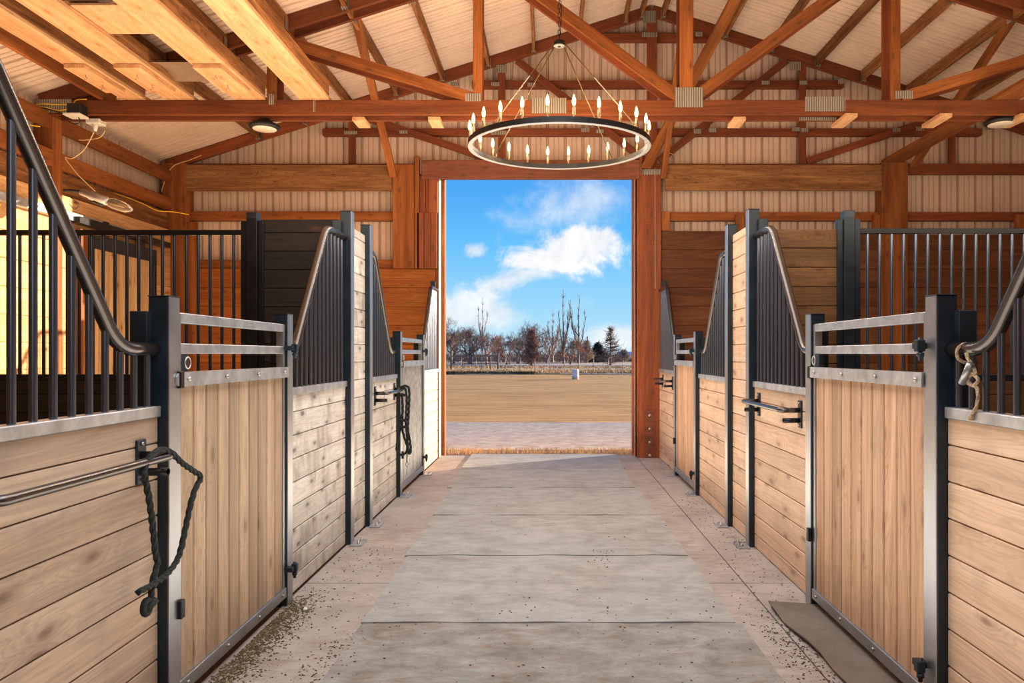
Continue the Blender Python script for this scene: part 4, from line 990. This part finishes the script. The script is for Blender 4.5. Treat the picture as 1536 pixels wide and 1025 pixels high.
# utility pole
x = fx(881, 118); mb = MB(); mb.tube([(x, 118, -.1), (x, 118, PZ(505, 118))], [.16, .12], 8); pole = mb.build('utility_pole', 'fencewood'); tag(pole, 'thin utility pole among the trees at right', 'pole')
# shed
M['shedwall'] = plain('grey_shed_wall', (.30, .24, .21), .7); M['shedroof'] = plain('pale_shed_roof', (.75, .78, .82), .4)
t = thing('shed', (fx(945, 130), 130, 0), 'low grey shed with pale metal roof at the right end of the tree line', 'shed')
x0, x1 = fx(931, 130), fx(985, 130); mb = MB(); mb.box(x0, x1, 130, 137, -.1, .8); mb.build('walls', 'shedwall', t)
mb = MB(); mb.add([(x0-.3, 129.6, .75), (x1, 129.6, .75), (x1, 133.5, 1.75), (x0-.3, 133.5, 1.75), (x0-.3, 137.4, .75), (x1, 137.4, .75)], [(0, 1, 2, 3), (3, 2, 5, 4)]); mb.build('roof', 'shedroof', t)
mb = MB(); mb.box(x0+2.6, x0+3.4, 129.95, 130, -.05, .6); mb.box(x0+4.4, x0+5.2, 129.95, 130, -.05, .6); mb.build('door', 'steel_dark', t)

# trees
M['bark'] = plain('bare_bark', (.24, .165, .125), .9, nscale=3, namt=.4)
M['bark_red'] = plain('russet_twigs', (.36, .21, .14), .9, nscale=2, namt=.35)
M['bark_pale'] = plain('pale_twigs', (.46, .37, .28), .9, nscale=2, namt=.35)
M['needle'] = plain('dark_needles', (.055, .06, .03), .9, nscale=2, namt=.5)
def tree(px, ptop, Y, wpx, kind, lab, mat='bark', seed=0, group='bare trees beyond the arena'):
    rr = random.Random(seed*7+3); x = fx(px, Y); H = PZ(ptop, Y)+.1; W = wpx*Y/1090
    t = thing('bare_tree' if kind != 'ever' else 'evergreen_tree', (x, Y, -.05), lab, 'tree', group)
    tr = MB(); br = MB()
    def grow(p, d, L, r, lvl, maxl, ang, n):
        nseg = 3; pts = [p.copy()]; rs = [r]; q = p.copy(); dd = d.copy()
        for i in range(nseg):
            dd = (dd+Vector((rr.gauss(0, .13), rr.gauss(0, .13), rr.gauss(0, .08)+.05))).normalized()
            q = q+dd*L/nseg; pts.append(q.copy()); rs.append(r*(1-(i+1)/nseg*.45))
        (tr if lvl == 0 else br).tube(pts, rs, 5 if lvl < 2 else 3, caps=False, smooth=False)
        if lvl >= maxl: return
        for k in range(n):
            f = rr.uniform(.35, 1.0); b_ = pts[0].lerp(pts[-1], f) if f < .99 else pts[-1]
            i = min(nseg-1, int(f*nseg)); b_ = pts[i].lerp(pts[i+1], f*nseg-i)
            az = rr.random()*2*PI; a = ang*rr.uniform(.6, 1.3)
            u = dd.cross(Vector((math.cos(az), math.sin(az), .3))).normalized()
            nd_ = (dd*math.cos(a)+u*math.sin(a)).normalized()
            grow(b_, nd_, L*rr.uniform(.55, .8), max(.011, r*rr.uniform(.38, .55)), lvl+1, maxl, ang, n)
    base = Vector((x, Y, -.1))
    if kind == 'round':
        for st in range(rr.choice((1, 2, 3))):
            a = rr.random()*6.3; tilt = rr.uniform(.05, .45)
            grow(base+Vector((rr.uniform(-.2, .2)*W*.3, 0, 0)), Vector((math.cos(a)*tilt, math.sin(a)*tilt, 1)).normalized(), H*.40, .026*H, 0, 5, .66, 4)
    elif kind == 'poplar':
        stems = [(0, 0, 0, H)]+[(rr.uniform(.08, .45)*H, rr.choice((-1, 1)), rr.uniform(.5, 1.0), H*rr.uniform(.55, .88)) for _ in range(4)]
        for (z0, sg_, k_, z1) in stems:
            n_ = 8; pts = []
            for i in range(n_+1):
                f = i/n_; pts.append(base+Vector((sg_*k_*W*.42*min(1, f*1.5)+rr.gauss(0, .05), rr.gauss(0, .1), z0+(z1-z0)*f)))
            r0 = .14 if sg_ == 0 else .07
            (tr if sg_ == 0 else br).tube(pts, [r0*(1-i/(n_+1))+.015 for i in range(n_+1)], 5, caps=False)
            for k in range(34 if sg_ == 0 else 16):
                f = rr.uniform(.15, .98); p = pts[min(n_-1, int(f*n_))]; a = rr.random()*2*PI; L = W*.13*(1.2-f)*rr.uniform(.6, 1.4)
                d = Vector((math.cos(a), math.sin(a), 0)); q_ = [p, p+d*L*.6+Vector((0, 0, L)), p+d*L*.8+Vector((0, 0, L*2.6))]
                br.tube(q_, [.03, .02, .01], 3, caps=False, smooth=False)
                for q in range(3):
                    s_ = q_[0].lerp(q_[2], rr.random()); e_ = s_+Vector((rr.gauss(0, .16), rr.gauss(0, .2), rr.uniform(.2, .6)))
                    br.tube([s_, e_], [.014, .008], 3, caps=False, smooth=False)
    else:  # conifer shaped
        tr.tube([base, base+Vector((0, 0, H))], [.18, .03], 6, caps=False)
        nb = 420 if kind == 'cone' else (230 if kind == 'ever' else 150)
        for k in range(nb):
            f = rr.random()**.8*.96+.03; z = H*f; a = rr.random()*2*PI; L = W*.5*(1-f)*rr.uniform(.75, 1.15)+.12
            p = base+Vector((0, 0, z)); d = Vector((math.cos(a), math.sin(a), 0)); up = .5 if kind == 'cone' else .12
            e = p+d*L+Vector((0, 0, L*up)); br.tube([p, e], [.03, .014], 3, caps=False, smooth=False)
            for q in range(5 if kind != 'ever' else 9):
                s_ = p.lerp(e, rr.uniform(.25, 1)); e2 = s_+d*L*.15+Vector((rr.gauss(0, .22), rr.gauss(0, .22), rr.gauss(.1, .18)))
                br.tube([s_, e2], [.018 if kind != 'ever' else .06, .012], 3, caps=False, smooth=False)
    tr.build('trunk', mat, t); br.build('branches', mat, t)
T = [(640, 478, 95, 60, 'round', 'bark', 'bare tree hidden beyond the left jamb of the doorway'),
 (681, 476, 88, 56, 'round', 'bark', 'dark bare tree closest to the left jamb'),
 (706, 480, 96, 50, 'round', 'bark', 'bare branching tree second from the left jamb'),
 (724, 446, 118, 18, 'poplar', 'bark_pale', 'tall thin pale poplar rising at left above the bare trees'),
 (733, 468, 84, 76, 'round', 'bark_red', 'broad bare tree below the left poplar'),
 (762, 500, 92, 40, 'round', 'bark', 'smaller bare tree between the two broad left trees'),
 (777, 488, 100, 46, 'round', 'bark', 'bare tree left of the russet conical tree'),
 (792, 474, 104, 74, 'round', 'bark', 'high rounded bare crown behind the russet conical tree'),
 (820, 480, 110, 56, 'round', 'bark_red', 'bare tree in the middle of the tree line'),
 (797, 497, 78, 34, 'cone', 'bark_red', 'russet conical tree in front of the tree line'),
 (829, 466, 112, 26, 'poplar', 'bark_pale', 'pale poplar left of the two tallest poplars'),
 (845, 434, 100, 26, 'poplar', 'bark', 'tallest dark poplar right of centre'),
 (868, 441, 102, 26, 'poplar', 'bark', 'second tall poplar, just right of the tallest one'),
 (856, 502, 94, 44, 'round', 'bark_red', 'low russet thicket at the foot of the two tall poplars'),
 (880, 513, 108, 28, 'cone', 'bark_pale', 'low pale thicket beside the utility pole'),
 (897, 515, 112, 40, 'ever', 'needle', 'dark green evergreen near the shed'),
 (916, 493, 82, 46, 'cone2', 'bark', 'sparse brown spruce standing alone at right'),
 (936, 527, 120, 26, 'cone', 'bark_pale', 'low pale bush in front of the shed'),
 (965, 490, 100, 55, 'round', 'bark', 'bare tree hidden beyond the right jamb of the doorway')]
for i, (px, tp, Y, w, kd, mt, lb) in enumerate(T):
    if 'hidden' in lb: continue
    tree(px, tp, Y, w, kd, lb, mt, seed=i)
def brush():
    mb = MB(); rr = random.Random(5)
    for _ in range(7000):
        px = rr.uniform(600, 935); Y = rr.uniform(119.5, 124); x = fx(px, Y); h = abs(rr.gauss(0, 1.3))*(1.5 if px < 880 else .8); a = rr.random()*6.3; z = rr.uniform(-.1, h)
        mb.add([(x-.02, Y, z), (x+.03, Y, z), (x+math.cos(a)*.5, Y+math.sin(a)*.5, z+rr.uniform(.5, 1.2))], [(0, 1, 2)])
    tag(mb.build('undergrowth', 'bark_red'), 'tangled russet brush filling the foot of the tree line', 'brush', kind='stuff')
brush()

# ------------------------------------------------------------------ world
w = bpy.data.worlds.new('sky'); scene.world = w; w.use_nodes = True; nt = w.node_tree; nt.nodes.clear()
out = nd(nt, 'ShaderNodeOutputWorld'); bg = nd(nt, 'ShaderNodeBackground'); nt.links.new(bg.outputs[0], out.inputs[0])
tc = nd(nt, 'ShaderNodeTexCoord'); V = tc.outputs['Generated']
sp = nd(nt, 'ShaderNodeSeparateXYZ'); nt.links.new(V, sp.inputs[0])
yy = mth(nt, 'MAXIMUM', mth(nt, 'ABSOLUTE', sp.outputs[1]), .05)
U = mth(nt, 'DIVIDE', sp.outputs[0], yy); W_ = mth(nt, 'DIVIDE', sp.outputs[2], yy)
cb = nd(nt, 'ShaderNodeCombineXYZ'); nt.links.new(U, cb.inputs[0]); nt.links.new(W_, cb.inputs[1]); nt.links.new(mth(nt, 'SIGN', sp.outputs[1]), cb.inputs[2])
sky = ramp(nt, sp.outputs[2], [(0.0, lin(205, 236, 250)), (.05, lin(170, 222, 250)), (.15, lin(110, 196, 250)), (.26, lin(70, 160, 242)), (.6, lin(50, 120, 220))])
def ell(cx_, cy_, rx, ry, tilt=0.0):
    dx = mth(nt, 'SUBTRACT', U, (cx_-823)/1090); dy = mth(nt, 'SUBTRACT', W_, (531-cy_)/1090)
    ct, s_t = math.cos(tilt), math.sin(tilt)
    a = mth(nt, 'DIVIDE', mth(nt, 'ADD', mth(nt, 'MULTIPLY', dx, ct), mth(nt, 'MULTIPLY', dy, s_t)), rx/1090)
    b_ = mth(nt, 'DIVIDE', mth(nt, 'SUBTRACT', mth(nt, 'MULTIPLY', dy, ct), mth(nt, 'MULTIPLY', dx, s_t)), ry/1090)
    r2 = mth(nt, 'ADD', mth(nt, 'MULTIPLY', a, a), mth(nt, 'MULTIPLY', b_, b_))
    return mth(nt, 'SUBTRACT', 1.0, mth(nt, 'SQRT', r2))
n1 = noise(nt, cb.outputs[0], 14, 7, .62, .3); n2 = noise(nt, mapping(nt, cb.outputs[0], (1, 1.6, 1)), 6, 6, .6, .4)
nn = mth(nt, 'SUBTRACT', n1, .5)
def cloud(e, amp, lo, hi):
    f = mth(nt, 'ADD', e, mth(nt, 'MULTIPLY', nn, amp))
    mr = nd(nt, 'ShaderNodeMapRange'); mr.interpolation_type = 'SMOOTHSTEP'; nt.links.new(f, mr.inputs[0]); mr.inputs[1].default_value = lo; mr.inputs[2].default_value = hi; return mr.outputs[0]
main = cloud(mth(nt, 'MAXIMUM', mth(nt, 'MAXIMUM', ell(866, 368, 98, 46, .1), ell(812, 390, 70, 30)), ell(900, 360, 50, 36)), 2.6, .05, .6)
small = mth(nt, 'MULTIPLY', cloud(ell(712, 378, 26, 20), 2.2, .1, .7), .75)
streak = mth(nt, 'MULTIPLY', cloud(mth(nt, 'MAXIMUM', ell(775, 418, 120, 24, .35), ell(715, 450, 80, 26, .3)), 2.8, -.1, .8), .85)
low = mth(nt, 'MULTIPLY', cloud(mth(nt, 'MAXIMUM', ell(700, 470, 110, 32), ell(925, 505, 60, 22)), 1.6, -.1, .6), .8)
wisp = mth(nt, 'MULTIPLY', cloud(ell(880, 305, 120, 62, .25), 2.8, -.15, 1.1), .6)
gen = mth(nt, 'MULTIPLY', ramp(nt, n2, [(.55, 0.0), (.75, 1.0)]), .3)
tot = main
for q in (small, streak, low, wisp, gen): tot = mth(nt, 'MAXIMUM', tot, q)
shade = ramp(nt, n1, [(.35, lin(226, 232, 240)), (.6, lin(255, 255, 255))])
colr = mixc(nt, tot, sky, shade)
below = mth(nt, 'LESS_THAN', sp.outputs[2], -.001)
colr = mixc(nt, below, colr, (.35, .24, .15))
nt.links.new(colr, bg.inputs[0]); bg.inputs[1].default_value = 1.0

# ------------------------------------------------------------------ lights
def lamp(kind, name, loc, energy, color, rot=None, size=1, size_y=None, target=None, **kw):
    l = bpy.data.lights.new(name, kind); l.energy = energy; l.color = color
    if kind == 'AREA':
        l.size = size
        if size_y: l.shape = 'RECTANGLE'; l.size_y = size_y
    elif kind == 'SUN': l.angle = math.radians(.6)
    else: l.shadow_soft_size = size
    o = bpy.data.objects.new(name, l); COL.objects.link(o); o.location = loc
    if target is not None: o.rotation_euler = (Vector(target)-Vector(loc)).to_track_quat('-Z', 'Y').to_euler()
    return o
el = math.radians(8.8); sd = Vector((.862*math.cos(el), .508*math.cos(el), math.sin(el)))
lamp('SUN', 'sun', (20, 20, 10), 13.5, (1.0, .80, .58), target=Vector((20, 20, 10))-sd)
lamp('AREA', 'aisle_top_fill', (0, 5.2, 3.55), 110, (.86, .93, 1.0), size=1.8, size_y=6.0, target=(0, 5.2, 0))  # added overhead fill; the roof has no opening here
lamp('AREA', 'near_top_fill', (0, 1.6, 3.2), 45, (.86, .93, 1.0), size=1.8, size_y=2.0, target=(0, 2.6, 0))  # added fill above the near stall fronts, no real source
lamp('AREA', 'rear_fill', (0, -1.7, 2.6), 16, (.75, .88, 1.0), size=2.6, size_y=2, target=(0, 6, 2.0))  # added cool fill before the closed rear wall, standing in for a door
lamp('AREA', 'floor_bounce', (0, 3.6, .12), 70, (1.0, .90, .78), size=1.7, size_y=6.0, target=(0, 3.6, 5))  # added uplight imitating light thrown back by the floor
lamp('AREA', 'upper_bounce', (-.3, 5.4, 2.35), 120, (1.0, .80, .60), size=2.6, size_y=5.5, target=(-.3, 5.4, 5))  # added mid-air uplight that brightens the roof underside
lamp('AREA', 'door_bounce', (-.1, 8.0, .12), 55, (1.0, .82, .60), size=1.9, size_y=3.0, target=(-.1, 7.6, 5))  # added uplight imitating sun reflected near the doorway
lamp('AREA', 'left_stall_bounce', (-3.2, 7.1, .3), 60, (1.0, .66, .36), size=2.6, size_y=3.5, target=(-3.2, 7.1, 5))  # added warm uplight imitating reflected light in the far left stall
lamp('AREA', 'left_near_bounce', (-3.2, 4.6, 2.3), 100, (1.0, .76, .5), size=2.8, size_y=5, target=(-3.2, 4.6, 5))  # added mid-air uplight for the roof over the left stalls
lamp('AREA', 'right_stall_bounce', (4.2, 7.1, .3), 32, (1.0, .76, .5), size=4.5, size_y=3.5, target=(4.2, 7.1, 5))  # added uplight imitating reflected light in the far right stall
lamp('AREA', 'right_near_bounce', (4.2, 4.4, 2.3), 150, (1.0, .78, .54), size=4.5, size_y=5, target=(4.2, 4.4, 5))  # added mid-air uplight for the roof over the right stalls
lamp('AREA', 'gable_fill', (1.3, 4.2, 2.6), 45, (1.0, .82, .64), size=7, size_y=.8, target=(1.3, 9.5, 4.4))
for k in range(6):
    a = k*PI/3; lamp('POINT', 'chandelier_glow', (cxh+.74*math.cos(a), cyh+.74*math.sin(a), zr+.3), 14, (1.0, .6, .25), size=.03)
lamp('POINT', 'left_stall_warmth', (-3.3, 7.6, 1.9), 18, (1.0, .55, .22), size=.4)  # added warm point fill; no lamp hangs here
lamp('POINT', 'right_stall_warmth', (4.2, 7.4, 1.7), 6, (1.0, .62, .35), size=.4)  # added weak warm fill in the right stall, no real lamp
scene.view_settings.view_transform = 'Standard'; scene.view_settings.look = 'None'; scene.view_settings.gamma = .92; scene.view_settings.exposure = .04
scene.cycles.use_denoising = True
scene.cycles.max_bounces = 8; scene.cycles.diffuse_bounces = 5
scene.cycles.sample_clamp_indirect = 6
